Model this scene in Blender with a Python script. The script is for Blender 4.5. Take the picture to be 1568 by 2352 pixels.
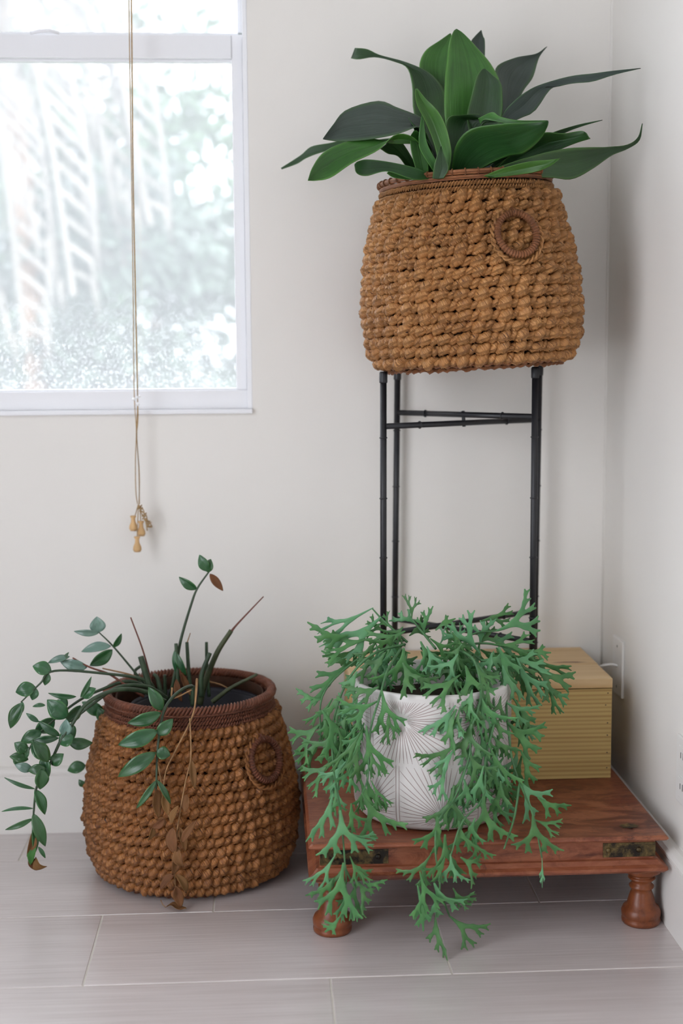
import bpy, bmesh, math, random
import numpy as np
from mathutils import Vector, Matrix, noise

for o in list(bpy.data.objects): bpy.data.objects.remove(o)
R_ = random.Random(7)
SC = bpy.context.scene
COL = SC.collection
PI = math.pi

# ------------------------------------------------------------------ camera
F_PX, CX, CY = 3180.0, 784.0, 1176.0
CAM = np.array([0.0, -2.8177, 1.0])
_yv = np.array([605-CX, 795-CY, F_PX]); _yv /= np.linalg.norm(_yv)
_dn = np.array([0.0068*25400, 25400, F_PX]); _dn -= _yv*_dn.dot(_yv); _dn /= np.linalg.norm(_dn)
_up = -_dn; _xv = np.cross(_yv, _up)
RW = np.array([_xv, _yv, _up])            # world <- camera (x right, y down, z forward)
cd = bpy.data.cameras.new('camera'); cam = bpy.data.objects.new('camera', cd); COL.objects.link(cam)
cd.sensor_fit = 'VERTICAL'; cd.sensor_height = 36.0; cd.lens = F_PX/2352*36
right, down, fwd = RW[:, 0], RW[:, 1], RW[:, 2]
cam.matrix_world = Matrix(((right[0], -down[0], -fwd[0], CAM[0]), (right[1], -down[1], -fwd[1], CAM[1]),
                           (right[2], -down[2], -fwd[2], CAM[2]), (0, 0, 0, 1)))
cd.dof.use_dof = True; cd.dof.focus_distance = 2.42; cd.dof.aperture_fstop = 2.2
cd.clip_start = 0.05
SC.camera = cam

# ------------------------------------------------------------------ light
EXPOSURE = -0.42
SC.view_settings.view_transform = 'Standard'; SC.view_settings.look = 'None'
SC.view_settings.gamma = 1.0; SC.view_settings.use_curve_mapping = False
SC.view_settings.exposure = EXPOSURE
w = bpy.data.worlds.new('world'); SC.world = w; w.use_nodes = True
bgn = w.node_tree.nodes['Background']
bgn.inputs[0].default_value = (0.87, 0.915, 1.0, 1); bgn.inputs[1].default_value = 7.0
sun = bpy.data.lights.new('sun', 'SUN'); sun.energy = 4.0; sun.angle = 0.01; sun.color = (1, .95, .86)
so = bpy.data.objects.new('sun', sun); COL.objects.link(so)
so.rotation_euler = Vector((-0.25, 0.75, -0.9)).to_track_quat('-Z', 'Y').to_euler()   # from behind the house onto the garden

def area(name, loc, size, power, color, aim):
    l = bpy.data.lights.new(name, 'AREA'); l.shape = 'RECTANGLE'; l.size, l.size_y = size
    l.energy = power; l.color = color
    o = bpy.data.objects.new(name, l); COL.objects.link(o); o.location = loc
    o.rotation_euler = Vector(aim).to_track_quat('-Z', 'Y').to_euler(); return o
area('daylight_left_door', (-1.48, -2.35, 1.15), (1.7, 2.0), 11, (.97, 0.96, 0.96), (1, .22, -.62))
area('daylight_far_window', (.29, -4.95, 1.6), (.62, 1.3), 0.5, (1.0, 0.965, 0.92), (.1, 1, 0))

# ------------------------------------------------------------------ helpers
def ray(px, py): return RW @ np.array([px-CX, py-CY, F_PX])
def at(px, py, y):
    r = ray(px, py); return Vector(CAM + (y-CAM[1])/r[1]*r)
def pxm(y): return F_PX/(y-CAM[1])          # pixels per metre at depth y

def newmat(name, rough=0.5, spec=0.5):
    m = bpy.data.materials.new(name); m.use_nodes = True
    b = m.node_tree.nodes['Principled BSDF']; b.inputs['Roughness'].default_value = rough
    b.inputs['Specular IOR Level'].default_value = spec
    return m, m.node_tree, b
def N(nt, typ, **kw):
    n = nt.nodes.new(typ)
    for k, v in kw.items():
        if isinstance(k, str) and hasattr(n, k): setattr(n, k, v)
        else: n.inputs[k].default_value = v
    return n
def ramp(nt, fac, stops, interp='LINEAR'):
    r = nt.nodes.new('ShaderNodeValToRGB'); r.color_ramp.interpolation = interp
    e = r.color_ramp.elements
    while len(e) < len(stops): e.new(0.5)
    for el, (p, c) in zip(e, stops): el.position = p; el.color = (*c, 1)
    nt.links.new(fac, r.inputs[0]); return r.outputs[0]
def coords(nt, scale=(1, 1, 1), kind='Object', rot=(0, 0, 0)):
    t = nt.nodes.new('ShaderNodeTexCoord'); m = nt.nodes.new('ShaderNodeMapping')
    m.inputs['Scale'].default_value = scale; m.inputs['Rotation'].default_value = rot
    nt.links.new(t.outputs[kind], m.inputs[0]); return m.outputs[0]
def noise_(nt, vec, scale, detail=3, rough=.5, dist=0):
    n = nt.nodes.new('ShaderNodeTexNoise'); n.inputs['Scale'].default_value = scale
    n.inputs['Detail'].default_value = detail; n.inputs['Roughness'].default_value = rough
    n.inputs['Distortion'].default_value = dist
    nt.links.new(vec, n.inputs['Vector']); return n.outputs[0]
def bump(nt, b, h, strength, dist=0.001):
    n = nt.nodes.new('ShaderNodeBump'); n.inputs['Strength'].default_value = strength
    n.inputs['Distance'].default_value = dist
    nt.links.new(h, n.inputs['Height']); nt.links.new(n.outputs[0], b.inputs['Normal'])
def mixc(nt, fac, a, c, mode='MIX'):
    n = nt.nodes.new('ShaderNodeMix'); n.data_type = 'RGBA'; n.blend_type = mode
    for s, v in ((0, fac), (6, a), (7, c)):
        if isinstance(v, (int, float)): n.inputs[s].default_value = v
        elif isinstance(v, tuple): n.inputs[s].default_value = (*v, 1)
        else: nt.links.new(v, n.inputs[s])
    return n.outputs[2]
def rnd_hsv(nt, col, hv=.01, vv=.25):
    """each object its own slight shade"""
    oi = nt.nodes.new('ShaderNodeObjectInfo'); h = nt.nodes.new('ShaderNodeHueSaturation')
    m1 = nt.nodes.new('ShaderNodeMapRange'); m1.inputs[3].default_value = 1-vv; m1.inputs[4].default_value = 1+vv
    m2 = nt.nodes.new('ShaderNodeMapRange'); m2.inputs[3].default_value = .5-hv; m2.inputs[4].default_value = .5+hv
    nt.links.new(oi.outputs['Random'], m1.inputs[0]); nt.links.new(oi.outputs['Random'], m2.inputs[0])
    nt.links.new(m1.outputs[0], h.inputs['Value']); nt.links.new(m2.outputs[0], h.inputs['Hue'])
    nt.links.new(col, h.inputs['Color']); return h.outputs[0]

def link(name, me, parent=None, smooth=True):
    o = bpy.data.objects.new(name, me); COL.objects.link(o)
    if parent is not None: o.parent = parent
    if smooth and len(me.polygons): me.polygons.foreach_set('use_smooth', [True]*len(me.polygons))
    return o
def wloc(p):
    v = Vector((0, 0, 0))
    while p is not None: v = v + p.location; p = p.parent
    return v
def mesh(name, V, Fc, mat, parent=None, smooth=True, local=False, uv=None, kind=None):
    off = Vector((0, 0, 0)) if (parent is None or local) else wloc(parent)
    me = bpy.data.meshes.new(name)
    me.from_pydata([tuple(Vector(v)-off) for v in V] if off.length else [tuple(v) for v in V], [], Fc)
    if uv is not None:
        l = me.uv_layers.new(name='UVMap')
        idx = np.empty(len(me.loops), dtype=np.int32); me.loops.foreach_get('vertex_index', idx)
        l.data.foreach_set('uv', np.array(uv, dtype=np.float32)[idx].ravel())
    me.materials.append(mat); me.update()
    o = link(name, me, parent, smooth)
    if kind: o['kind'] = kind
    return o
def thing(name, loc, label, cat, group=None):
    o = bpy.data.objects.new(name, None); COL.objects.link(o); o.location = loc; o.empty_display_size = .05
    o['label'] = label; o['category'] = cat
    if group: o['group'] = group
    return o
def tag(o, label, cat, group=None):
    o['label'] = label; o['category'] = cat
    if group: o['group'] = group
    return o

class MB:
    def __init__(s): s.v, s.f, s.uv = [], [], []
    def add(s, V, Fc, uv=None):
        n = len(s.v); s.v += [tuple(x) for x in V]; s.f += [tuple(i+n for i in q) for q in Fc]
        s.uv += list(uv) if uv is not None else [(0, 0)]*len(V)
    def box(s, a, b, bev=0.0):
        bm = bmesh.new(); bmesh.ops.create_cube(bm, size=1)
        a, b = Vector(a), Vector(b)
        for v in bm.verts: v.co = Vector([(a[i]+b[i])/2 + v.co[i]*(b[i]-a[i]) for i in range(3)])
        if bev > 0: bmesh.ops.bevel(bm, geom=list(bm.edges), offset=bev, segments=2, affect='EDGES', profile=.6)
        s.add([v.co.copy() for v in bm.verts], [[v.index for v in f.verts] for f in bm.faces]); bm.free()
    def tube(s, pts, rad, n=10, cap=True, closed=False, flat=1.0):
        pts = [Vector(p) for p in pts]; m = len(pts)
        rad = rad if hasattr(rad, '__len__') else [rad]*m
        V, Fc, UV = [], [], []; up = None; L = 0
        for i, p in enumerate(pts):
            if closed: t = pts[(i+1) % m]-pts[i-1]
            else: t = pts[min(i+1, m-1)]-pts[max(i-1, 0)]
            t = t.normalized() if t.length > 1e-9 else Vector((0, 0, 1))
            if up is None: up = Vector((0, 0, 1)) if abs(t.z) < .9 else Vector((0, 1, 0))
            a = (up - t*up.dot(t)).normalized(); up = a; b = t.cross(a)
            if i: L += (p-pts[i-1]).length
            for k in range(n):
                an = 2*PI*k/n
                V.append(p + a*(math.cos(an)*rad[i]*flat) + b*(math.sin(an)*rad[i])); UV.append((L, k/n))
        for i in range(m if closed else m-1):
            j = (i+1) % m
            for k in range(n):
                q = (k+1) % n
                Fc.append((i*n+k, i*n+q, j*n+q, j*n+k))
        if cap and not closed:
            Fc.append(tuple(range(n-1, -1, -1))); Fc.append(tuple((m-1)*n+k for k in range(n)))
        s.add(V, Fc, UV)
    def lathe(s, prof, c=(0, 0, 0), n=48):
        V, Fc = [], []
        for r, z in prof:
            for k in range(n):
                a = 2*PI*k/n; V.append((c[0]+r*math.cos(a), c[1]+r*math.sin(a), c[2]+z))
        for i in range(len(prof)-1):
            for k in range(n):
                q = (k+1) % n; Fc.append((i*n+k, i*n+q, (i+1)*n+q, (i+1)*n+k))
        s.add(V, Fc)
    def build(s, name, mat, parent=None, smooth=True, local=False, kind=None):
        return mesh(name, s.v, s.f, mat, parent, smooth, local, s.uv, kind)
def bx(name, a, b, mat, parent=None, bev=.0008, local=False, kind=None):
    m = MB(); m.box(a, b, bev); return m.build(name, mat, parent, False, local, kind)
def tb(name, pts, rad, mat, parent=None, n=10, local=False, closed=False, flat=1.0):
    m = MB(); m.tube(pts, rad, n, True, closed, flat); return m.build(name, mat, parent, True, local)
def spline(P, n):
    """Catmull-Rom through rows of numbers"""
    P = np.array(P, float); m = len(P); out = []
    for i in range(n):
        t = i/(n-1)*(m-1); k = min(int(t), m-2); u = t-k
        p0 = P[k-1] if k > 0 else 2*P[0]-P[1]; p1 = P[k]; p2 = P[k+1]
        p3 = P[k+2] if k+2 < m else 2*P[-1]-P[-2]
        out.append(.5*((2*p1)+(-p0+p2)*u+(2*p0-5*p1+4*p2-p3)*u*u+(-p0+3*p1-3*p2+p3)*u**3))
    return np.array(out)

# ------------------------------------------------------------------ materials
def m_plain(name, col, rough=.5, spec=.5, var=.04, sc=12, bmp=0., metal=0.):
    m, nt, b = newmat(name, rough, spec)
    v = coords(nt); n = noise_(nt, v, sc, 4)
    lo = tuple(max(0, c*(1-var)) for c in col); hi = tuple(min(1, c*(1+var)) for c in col)
    nt.links.new(ramp(nt, n, [(.3, lo), (.7, hi)]), b.inputs['Base Color'])
    b.inputs['Metallic'].default_value = metal
    if bmp: bump(nt, b, noise_(nt, v, sc*30, 2), bmp, .0006)
    return m
M = {}
M['wall'] = m_plain('wall_paint', (.80, .770, .725), .55, .3, .015, 3, .12)
M['dark_wall'] = m_plain('unseen_wall_darkened', (.22, .20, .19), .6, .3, .02, 3)  # out-of-view walls, darkened to weaken bounce and keep the light directional
M['trim'] = m_plain('trim_paint', (.79, .76, .72), .4, .4, .02, 6, .05)
M['ceiling'] = m_plain('ceiling_paint', (.62, .61, .60), .9, .2, .01, 3)  # out-of-view ceiling, toned down for less bounce light
M['vinyl'] = m_plain('window_vinyl', (.84, .84, .86), .35, .5, .01, 5)
M['plate'] = m_plain('white_plastic', (.80, .78, .75), .3, .5, .01, 20)
M['slot'] = m_plain('dark_slot', (.05, .04, .04), .5, .3)
M['steel'] = m_plain('screw_steel', (.35, .36, .36), .35, .5, .1, 50, 0, .8)
M['black'] = m_plain('black_powder_coat', (.012, .012, .015), .42, .5, .2, 60, .15)
M['grout'] = m_plain('grout', (.60, .56, .50), .8, .2, .08, 30, .2)
M['soil'] = m_plain('soil', (.03, .022, .016), .95, .1, .6, 90, .8)
M['nursery'] = m_plain('nursery_pot_plastic', (.010, .010, .016), .5, .3)
M['cord'] = m_plain('cord_jute', (.42, .28, .14), .8, .2, .15, 200, .4)
M['knob'] = m_plain('beech_knob', (.66, .42, .20), .55, .3, .08, 60)
M['clear'] = m_plain('clear_cleat', (.9, .9, .9), .12, .6)

def m_tile():
    m, nt, b = newmat('floor_tile', .36, .6)
    b.inputs['Coat Weight'].default_value = 1.0; b.inputs['Coat Roughness'].default_value = .34; b.inputs['Coat IOR'].default_value = 1.85
    v = coords(nt, (1.2, 60, 1)); oi = nt.nodes.new('ShaderNodeObjectInfo')
    ad = nt.nodes.new('ShaderNodeVectorMath'); ad.operation = 'ADD'
    sc = nt.nodes.new('ShaderNodeVectorMath'); sc.operation = 'SCALE'; sc.inputs[3].default_value = 40
    cb = nt.nodes.new('ShaderNodeCombineXYZ'); nt.links.new(oi.outputs['Random'], cb.inputs[0]); nt.links.new(oi.outputs['Random'], cb.inputs[1])
    nt.links.new(cb.outputs[0], sc.inputs[0]); nt.links.new(v, ad.inputs[0]); nt.links.new(sc.outputs[0], ad.inputs[1])
    n1 = noise_(nt, ad.outputs[0], 3.2, 5, .65); n2 = noise_(nt, coords(nt, (1, 4, 1)), 4, 3)
    c = ramp(nt, n1, [(.3, (.44, .375, .355)), (.52, (.57, .505, .49)), (.72, (.68, .62, .61))])
    c2 = mixc(nt, .35, c, ramp(nt, n2, [(.3, (.48, .43, .42)), (.7, (.66, .61, .60))]))
    nt.links.new(rnd_hsv(nt, c2, .004, .05), b.inputs['Base Color'])
    nt.links.new(ramp(nt, n1, [(.3, (.42,)*3), (.7, (.30,)*3)]), b.inputs['Roughness'])
    bump(nt, b, n1, .12, .0006); return m
M['tile'] = m_tile()

def m_straw(name, dark, mid, light, rough=.5):
    m, nt, b = newmat(name, rough, .45)
    t = nt.nodes.new('ShaderNodeTexCoord'); mp = nt.nodes.new('ShaderNodeMapping')
    mp.inputs['Scale'].default_value = (1.3, 15, 1); nt.links.new(t.outputs['UV'], mp.inputs[0])
    fib = noise_(nt, mp.outputs[0], 1.0, 4, .7, .6)
    pos = noise_(nt, coords(nt), 34, 3, .6); big = noise_(nt, coords(nt), 5, 2)
    c = ramp(nt, fib, [(.36, dark), (.44, mid), (.64, light)])
    c = mixc(nt, ramp(nt, pos, [(.38, (0, 0, 0)), (.72, (.75,)*3)]), c, mid)
    c = mixc(nt, .7, c, ramp(nt, pos, [(.3, (.55, .45, .38)), (.62, (1.15, 1.12, 1.1))]), 'MULTIPLY')
    c = mixc(nt, .5, c, ramp(nt, big, [(.35, (.72, .66, .62)), (.65, (1.1, 1.1, 1.1))]), 'MULTIPLY')
    nt.links.new(c, b.inputs['Base Color']); bump(nt, b, fib, 1., .0022); return m
M['straw_light'] = m_straw('water_hyacinth_light', (.040, .012, .004), (.41, .180, .055), (.70, .40, .155), .42)
M['straw_dark'] = m_straw('water_hyacinth_dark', (.030, .009, .004), (.29, .108, .030), (.56, .27, .088), .42)
M['rattan'] = m_straw('rattan_rim', (.10, .033, .014), (.30, .115, .045), (.43, .20, .09), .38)
M['rattan_dark'] = m_straw('rattan_rim_dark', (.05, .014, .008), (.20, .066, .034), (.31, .125, .07), .38)
M['liner'] = m_plain('basket_inside', (.045, .018, .009), .8, .2, .3, 60, .3)

def m_wood(name, cols, scale=(2, 40, 40), rough=.5, ring=6., knots=None, bmp=.2, dist=2., big=None):
    m, nt, b = newmat(name, rough, .4)
    v = coords(nt, scale); g = noise_(nt, v, 1., 5, .6, dist*.25)
    wv = nt.nodes.new('ShaderNodeTexWave'); wv.wave_type = 'BANDS'; wv.bands_direction = 'Z'
    wv.inputs['Scale'].default_value = ring; wv.inputs['Distortion'].default_value = dist
    wv.inputs['Detail'].default_value = 3; wv.inputs['Detail Scale'].default_value = .35
    nt.links.new(coords(nt, (scale[0]*.6, scale[1]*.12, scale[2]*.12)), wv.inputs['Vector'])
    c = ramp(nt, wv.outputs[1], [(0, cols[0]), (.35, cols[1]), (1, cols[2])])
    c = mixc(nt, .45, c, ramp(nt, g, [(.3, cols[0]), (.6, cols[2])]))
    if big:
        bn = noise_(nt, coords(nt, (3, 7, 7)), 3.4, 7, .72, 1.1)
        c = mixc(nt, ramp(nt, bn, [(.44, (0, 0, 0)), (.60, (.85,)*3)]), c, big)
        sn = noise_(nt, coords(nt, (1, 1, 1)), 26, 5, .75, .5)
        c = mixc(nt, ramp(nt, sn, [(.58, (0, 0, 0)), (.70, (.75,)*3)]), c, (.05, .016, .010))
    nt.links.new(c, b.inputs['Base Color']); bump(nt, b, g, bmp, .001); return m
M['pine'] = m_wood('pine', ((.38, .22, .070), (.52, .35, .115), (.63, .46, .18)), (.8, 46, 70), .5, 4.6, bmp=.15, dist=3.2)
M['pine_top'] = m_wood('pine_lid', ((.48, .27, .10), (.62, .40, .18), (.70, .50, .27)), (2, 45, 30), .5, 2.5, bmp=.12)
M['red'] = m_wood('worn_red_wood', ((.070, .016, .008), (.165, .040, .018), (.245, .070, .030)), (5, 60, 60), .42, 1.2, bmp=.5, dist=6, big=(.31, .108, .052))
M['red_leg'] = m_wood('turned_red_wood', ((.08, .018, .007), (.20, .052, .015), (.29, .09, .028)), (60, 60, 5), .35, 1.5, bmp=.25, dist=4, big=(.20, .055, .02))
def knot(m, c, sx, sy):
    nt = m.node_tree; b = nt.nodes['Principled BSDF']; src = b.inputs['Base Color'].links[0].from_socket
    t = nt.nodes.new('ShaderNodeTexCoord'); mp = nt.nodes.new('ShaderNodeMapping'); mp.inputs['Location'].default_value = (-c[0]/sx, -c[1]/sy, 0)
    mp.inputs['Scale'].default_value = (1/sx, 1/sy, 0); nt.links.new(t.outputs['Object'], mp.inputs[0])
    nz = noise_(nt, coords(nt, (1, 3, 3)), 14, 4); ln = nt.nodes.new('ShaderNodeVectorMath'); ln.operation = 'LENGTH'; nt.links.new(mp.outputs[0], ln.inputs[0])
    ad = nt.nodes.new('ShaderNodeMath'); ad.operation = 'ADD'; ad.use_clamp = False; nt.links.new(ln.outputs['Value'], ad.inputs[0]); nt.links.new(nz, ad.inputs[1])
    nt.links.new(mixc(nt, ramp(nt, ad.outputs[0], [(.85, (.9,)*3), (1.0, (0, 0, 0))]), src, (.16, .055, .022)), b.inputs['Base Color'])
knot(M['pine_top'], (.195, .016), .085, .020)
def m_brass():
    m, nt, b = newmat('tarnished_brass', .45, .5); b.inputs['Metallic'].default_value = .6
    n = noise_(nt, coords(nt), 38, 5, .65, .5)
    nt.links.new(ramp(nt, n, [(.42, (.018, .014, .011)), (.55, (.13, .09, .035)), (.72, (.35, .25, .09))]), b.inputs['Base Color'])
    bump(nt, b, n, .4, .001); return m
M['brass'] = m_brass()
M['ceramic'] = m_plain('white_glaze', (.61, .585, .56), .38, .5, .03, 9, .05)
M['groove'] = m_plain('glaze_groove', (.30, .22, .205), .5, .4, .15, 60)

def m_leaf(name, a, c_, rough=.4, spec=.5, veins=22, edge=None, trans=.12):
    m, nt, b = newmat(name, rough, spec)
    t = nt.nodes.new('ShaderNodeTexCoord'); sep = nt.nodes.new('ShaderNodeSeparateXYZ'); nt.links.new(t.outputs['UV'], sep.inputs[0])
    mp = nt.nodes.new('ShaderNodeMapping'); mp.inputs['Scale'].default_value = (1.5, veins, 1); nt.links.new(t.outputs['UV'], mp.inputs[0])
    st = noise_(nt, mp.outputs[0], 1., 3, .6, .15); n2 = noise_(nt, coords(nt), 11, 3)
    c = ramp(nt, n2, [(.3, a), (.7, c_)])
    c = mixc(nt, .55, c, ramp(nt, st, [(.35, (.62, .68, .62)), (.65, (1.2, 1.2, 1.2))]), 'MULTIPLY')
    if edge:
        mt = nt.nodes.new('ShaderNodeMath'); mt.operation = 'PINGPONG'; mt.inputs[1].default_value = .5
        nt.links.new(sep.outputs[1], mt.inputs[0])
        c = mixc(nt, ramp(nt, mt.outputs[0], [(.0, (.8,)*3), (.10, (0, 0, 0))]), c, edge)
    nt.links.new(rnd_hsv(nt, c, .012, .16), b.inputs['Base Color'])
    b.inputs['Transmission Weight'].default_value = 0
    b.inputs['Subsurface Weight'].default_value = trans; b.inputs['Subsurface Radius'].default_value = (.002, .004, .001)
    bump(nt, b, st, .5, .0012); return m
M['leaf_big'] = m_leaf('broad_leaf_green', (.012, .045, .012), (.026, .085, .020), .38, .5, 26, (.06, .16, .03))
M['leaf_bright'] = m_leaf('broad_leaf_bright', (.024, .105, .012), (.055, .18, .028), .40, .5, 26, (.09, .24, .04))
M['leaf_sheen'] = m_leaf('broad_leaf_grey_sheen', (.040, .062, .052), (.075, .100, .085), .45, .5, 30, (.06, .14, .05))  # window sheen on some leaves, painted in as a greyer green
M['leaf_zz'] = m_leaf('small_leaf_green', (.014, .065, .022), (.035, .12, .035), .28, .55, 5, (.06, .17, .04))
M['leaf_pale'] = m_leaf('small_leaf_pale', (.09, .17, .13), (.17, .27, .22), .25, .6, 5)
M['leaf_dead'] = m_leaf('dried_leaf', (.12, .05, .02), (.26, .125, .05), .7, .2, 8)
M['stem_zz'] = m_plain('green_stem', (.035, .060, .030), .4, .4, .35, 60, .2)
M['stem_red'] = m_plain('reddish_stem', (.14, .045, .028), .5, .4, .3, 60, .2)
M['stem_dry'] = m_plain('dry_stem', (.30, .17, .08), .7, .2, .3, 80, .3)
M['stem_cut'] = m_plain('cut_stem_olive', (.055, .065, .03), .5, .3, .3, 50, .3)
def m_fern():
    m, nt, b = newmat('antler_leaf', .48, .42)
    n2 = noise_(nt, coords(nt), 2.6, 2)
    c = ramp(nt, n2, [(.3, (.042, .150, .045)), (.7, (.095, .255, .075))])
    oi = nt.nodes.new('ShaderNodeObjectInfo')
    c = mixc(nt, ramp(nt, oi.outputs['Random'], [(.55, (0, 0, 0)), (1., (.5,)*3)]), c, (.13, .31, .165))
    nt.links.new(rnd_hsv(nt, c, .010, .22), b.inputs['Base Color'])
    b.inputs['Subsurface Weight'].default_value = .1; b.inputs['Subsurface Radius'].default_value = (.002, .004, .001)
    bump(nt, b, noise_(nt, coords(nt, (70, 14, 1)), 1., 2), .25, .0008); return m
M['fern'] = m_fern()
M['fern_stem'] = m_plain('antler_stem', (.06, .16, .06), .5, .4, .3, 60)
M['lawn'] = m_plain('lawn', (.05, .08, .03), .9, .1, .5, 3)
M['bush'] = m_plain('bush_leaf', (.055, .10, .050), .45, .5, .6, 9)
M['bush2'] = m_plain('bush_leaf_blue', (.065, .095, .070), .45, .5, .6, 9)
M['trunk'] = m_plain('trunk_orange', (.20, .115, .07), .8, .2, .3, 8)
M['frond'] = m_plain('dry_frond', (.22, .20, .18), .7, .2, .2, 8)

# ------------------------------------------------------------------ room
XR = .7013; XL = -1.6; YF = -5.0; ZC = 2.6; WT = .14
WX0, WX1, WZ0, WZ1 = -1.42, -.024, .865, 2.36     # the back window's opening
def structure(o): o['kind'] = 'structure'; return o
m = MB()
m.box((XL-.1, 0, -.1), (WX0, WT, ZC)); m.box((WX1, 0, -.1), (XR+.1, WT, ZC))
m.box((WX0, 0, -.1), (WX1, WT, WZ0)); m.box((WX0, 0, WZ1), (WX1, WT, ZC))
structure(m.build('wall_back', M['wall'], None, False))
structure(bx('wall_right', (XR, YF-.1, -.1), (XR+.1, 0, ZC), M['wall'], None, 0))
m = MB()
m.box((XL-.1, YF, -.1), (XL, 0, .02)); m.box((XL-.1, YF, 2.25), (XL, 0, ZC))
m.box((XL-.1, YF, .02), (XL, -3.25, 2.25)); m.box((XL-.1, -1.45, .02), (XL, 0, 2.25))
structure(m.build('wall_left', M['dark_wall'], None, False))
m = MB()
m.box((XL-.1, YF-.1, -.1), (-.05, YF, ZC)); m.box((.63, YF-.1, -.1), (XR, YF, ZC)); m.box((-.05, YF-.1, 2.25), (.63, YF, ZC)); m.box((-.05, YF-.1, -.1), (.63, YF, .95))
structure(m.build('wall_front', M['dark_wall'], None, False))
structure(bx('ceiling', (XL-.1, YF-.1, ZC), (XR+.1, WT, ZC+.1), M['ceiling'], None, 0))

# floor: a bed of grout and single plank tiles laid in a third bond
floor = structure(bx('floor', (XL-.1, YF-.1, -.06), (XR, 0, -.0012), M['grout'], None, 0))
TW, TL, G = .2745, .586, .0028
row_y = [0.105, -.1700, -.4445, -.7190, -.9935]
proto = {}
def tile_mesh(x0, x1, y0, y1, nm='tile'):
    key = (round(x1-x0, 4), round(y1-y0, 4))
    if key not in proto:
        bm = bmesh.new(); bmesh.ops.create_cube(bm, size=1)
        for v in bm.verts: v.co = Vector((v.co.x*(x1-x0), v.co.y*(y1-y0), v.co.z*.008-.004))
        top = [e for e in bm.edges if all(v.co.z > -.001 for v in e.verts)]
        bmesh.ops.bevel(bm, geom=top, offset=.0009, segments=1, affect='EDGES')
        me = bpy.data.meshes.new('tile'); bm.to_mesh(me); bm.free(); me.materials.append(M['tile']); proto[key] = me
    o = bpy.data.objects.new(nm, proto[key]); COL.objects.link(o); o.parent = floor
    o.location = ((x0+x1)/2, (y0+y1)/2, R_.uniform(-.0001, .0001)); return o
for r in range(12):
    y1 = row_y[0]-r*TW; y0 = y1-TW
    ph = (-.103 - (r-1)*TL/3) % TL
    k0 = int((-2.0-ph)/TL)-1
    for k in range(k0, k0+9):
        x0 = ph+k*TL; x1 = x0+TL
        if x1 < -1.55: continue
        if x0 > XR-.02: break
        tile_mesh(x0+G/2, min(x1, XR)-G/2, y0+G/2, min(y1, 0)-G/2)

def baseboard(name, a, axis):
    # profile: board with a bead and a groove near its top
    prof = [(0, 0), (.016, 0), (.016, .120), (.0135, .1225), (.0135, .124), (.017, .1255), (.017, .130), (.013, .136), (.006, .1395), (0, .1395)]
    V, Fc = [], []
    for t in (0, 1):
        for d, z in prof:
            if axis == 'x': V.append((a[0]+(a[1]-a[0])*t, a[2]-d, z))
            else: V.append((a[2]-d*1.35, a[0]+(a[1]-a[0])*t, z))
    n = len(prof)
    for i in range(n-1): Fc.append((i, i+1, n+i+1, n+i))
    Fc.append(tuple(range(n))); Fc.append(tuple(range(2*n-1, n-1, -1)))
    return structure(mesh(name, V, Fc, M['trim'], None, False))
baseboard('baseboard_back', (XL, XR, 0), 'x')
baseboard('baseboard_right', (YF, -.017, XR), 'y')
# fine seam of caulk in the right corner
structure(tb('trim_1', [(XR, 0, .139), (XR-.0005, -.0005, 1.3), (XR, 0, ZC)], .0035, M['wall'], None, 8))

# ------------------------------------------------------------------ window
win = bpy.data.objects.new('window_1', None); COL.objects.link(win); win.location = (-.72, .03, WZ0); win['kind'] = 'structure'
def wb(name, a, b, mat='vinyl', bev=.0015): return bx(name, a, b, M[mat], win, bev)
X0, X1 = WX0, WX1
wb('window_sill', (X0, -.010, WZ0), (X1, .05, WZ0+.009), bev=.002)
wb('window_jamb', (X1-.010, .004, WZ0+.009), (X1, .10, WZ1)); wb('window_jamb', (X0, .004, WZ0+.009), (X0+.010, .10, WZ1))
wb('window_frame', (X0+.01, .012, WZ0+.009), (X1-.010, .09, WZ0+.047))
wb('window_head', (X0, .004, WZ1-.02), (X1, .10, WZ1))
# lower sash (inner track)
zb, zt = WZ0+.047, 1.612
wb('sash_stile', (X1-.032, .020, zb), (X1-.0105, .048, zt)); wb('sash_stile', (X0+.0105, .020, zb), (X0+.032, .048, zt))
wb('sash_rail', (X0+.032, .016, 1.5655), (X1-.032, .048, 1.610))
wb('sash_rail', (X0+.032, .022, zb), (X1-.032, .048, zb+.0035)); wb('glazing_bead', (X0+.032, .028, 1.5605), (X1-.032, .044, 1.5655), bev=.0005)
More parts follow.
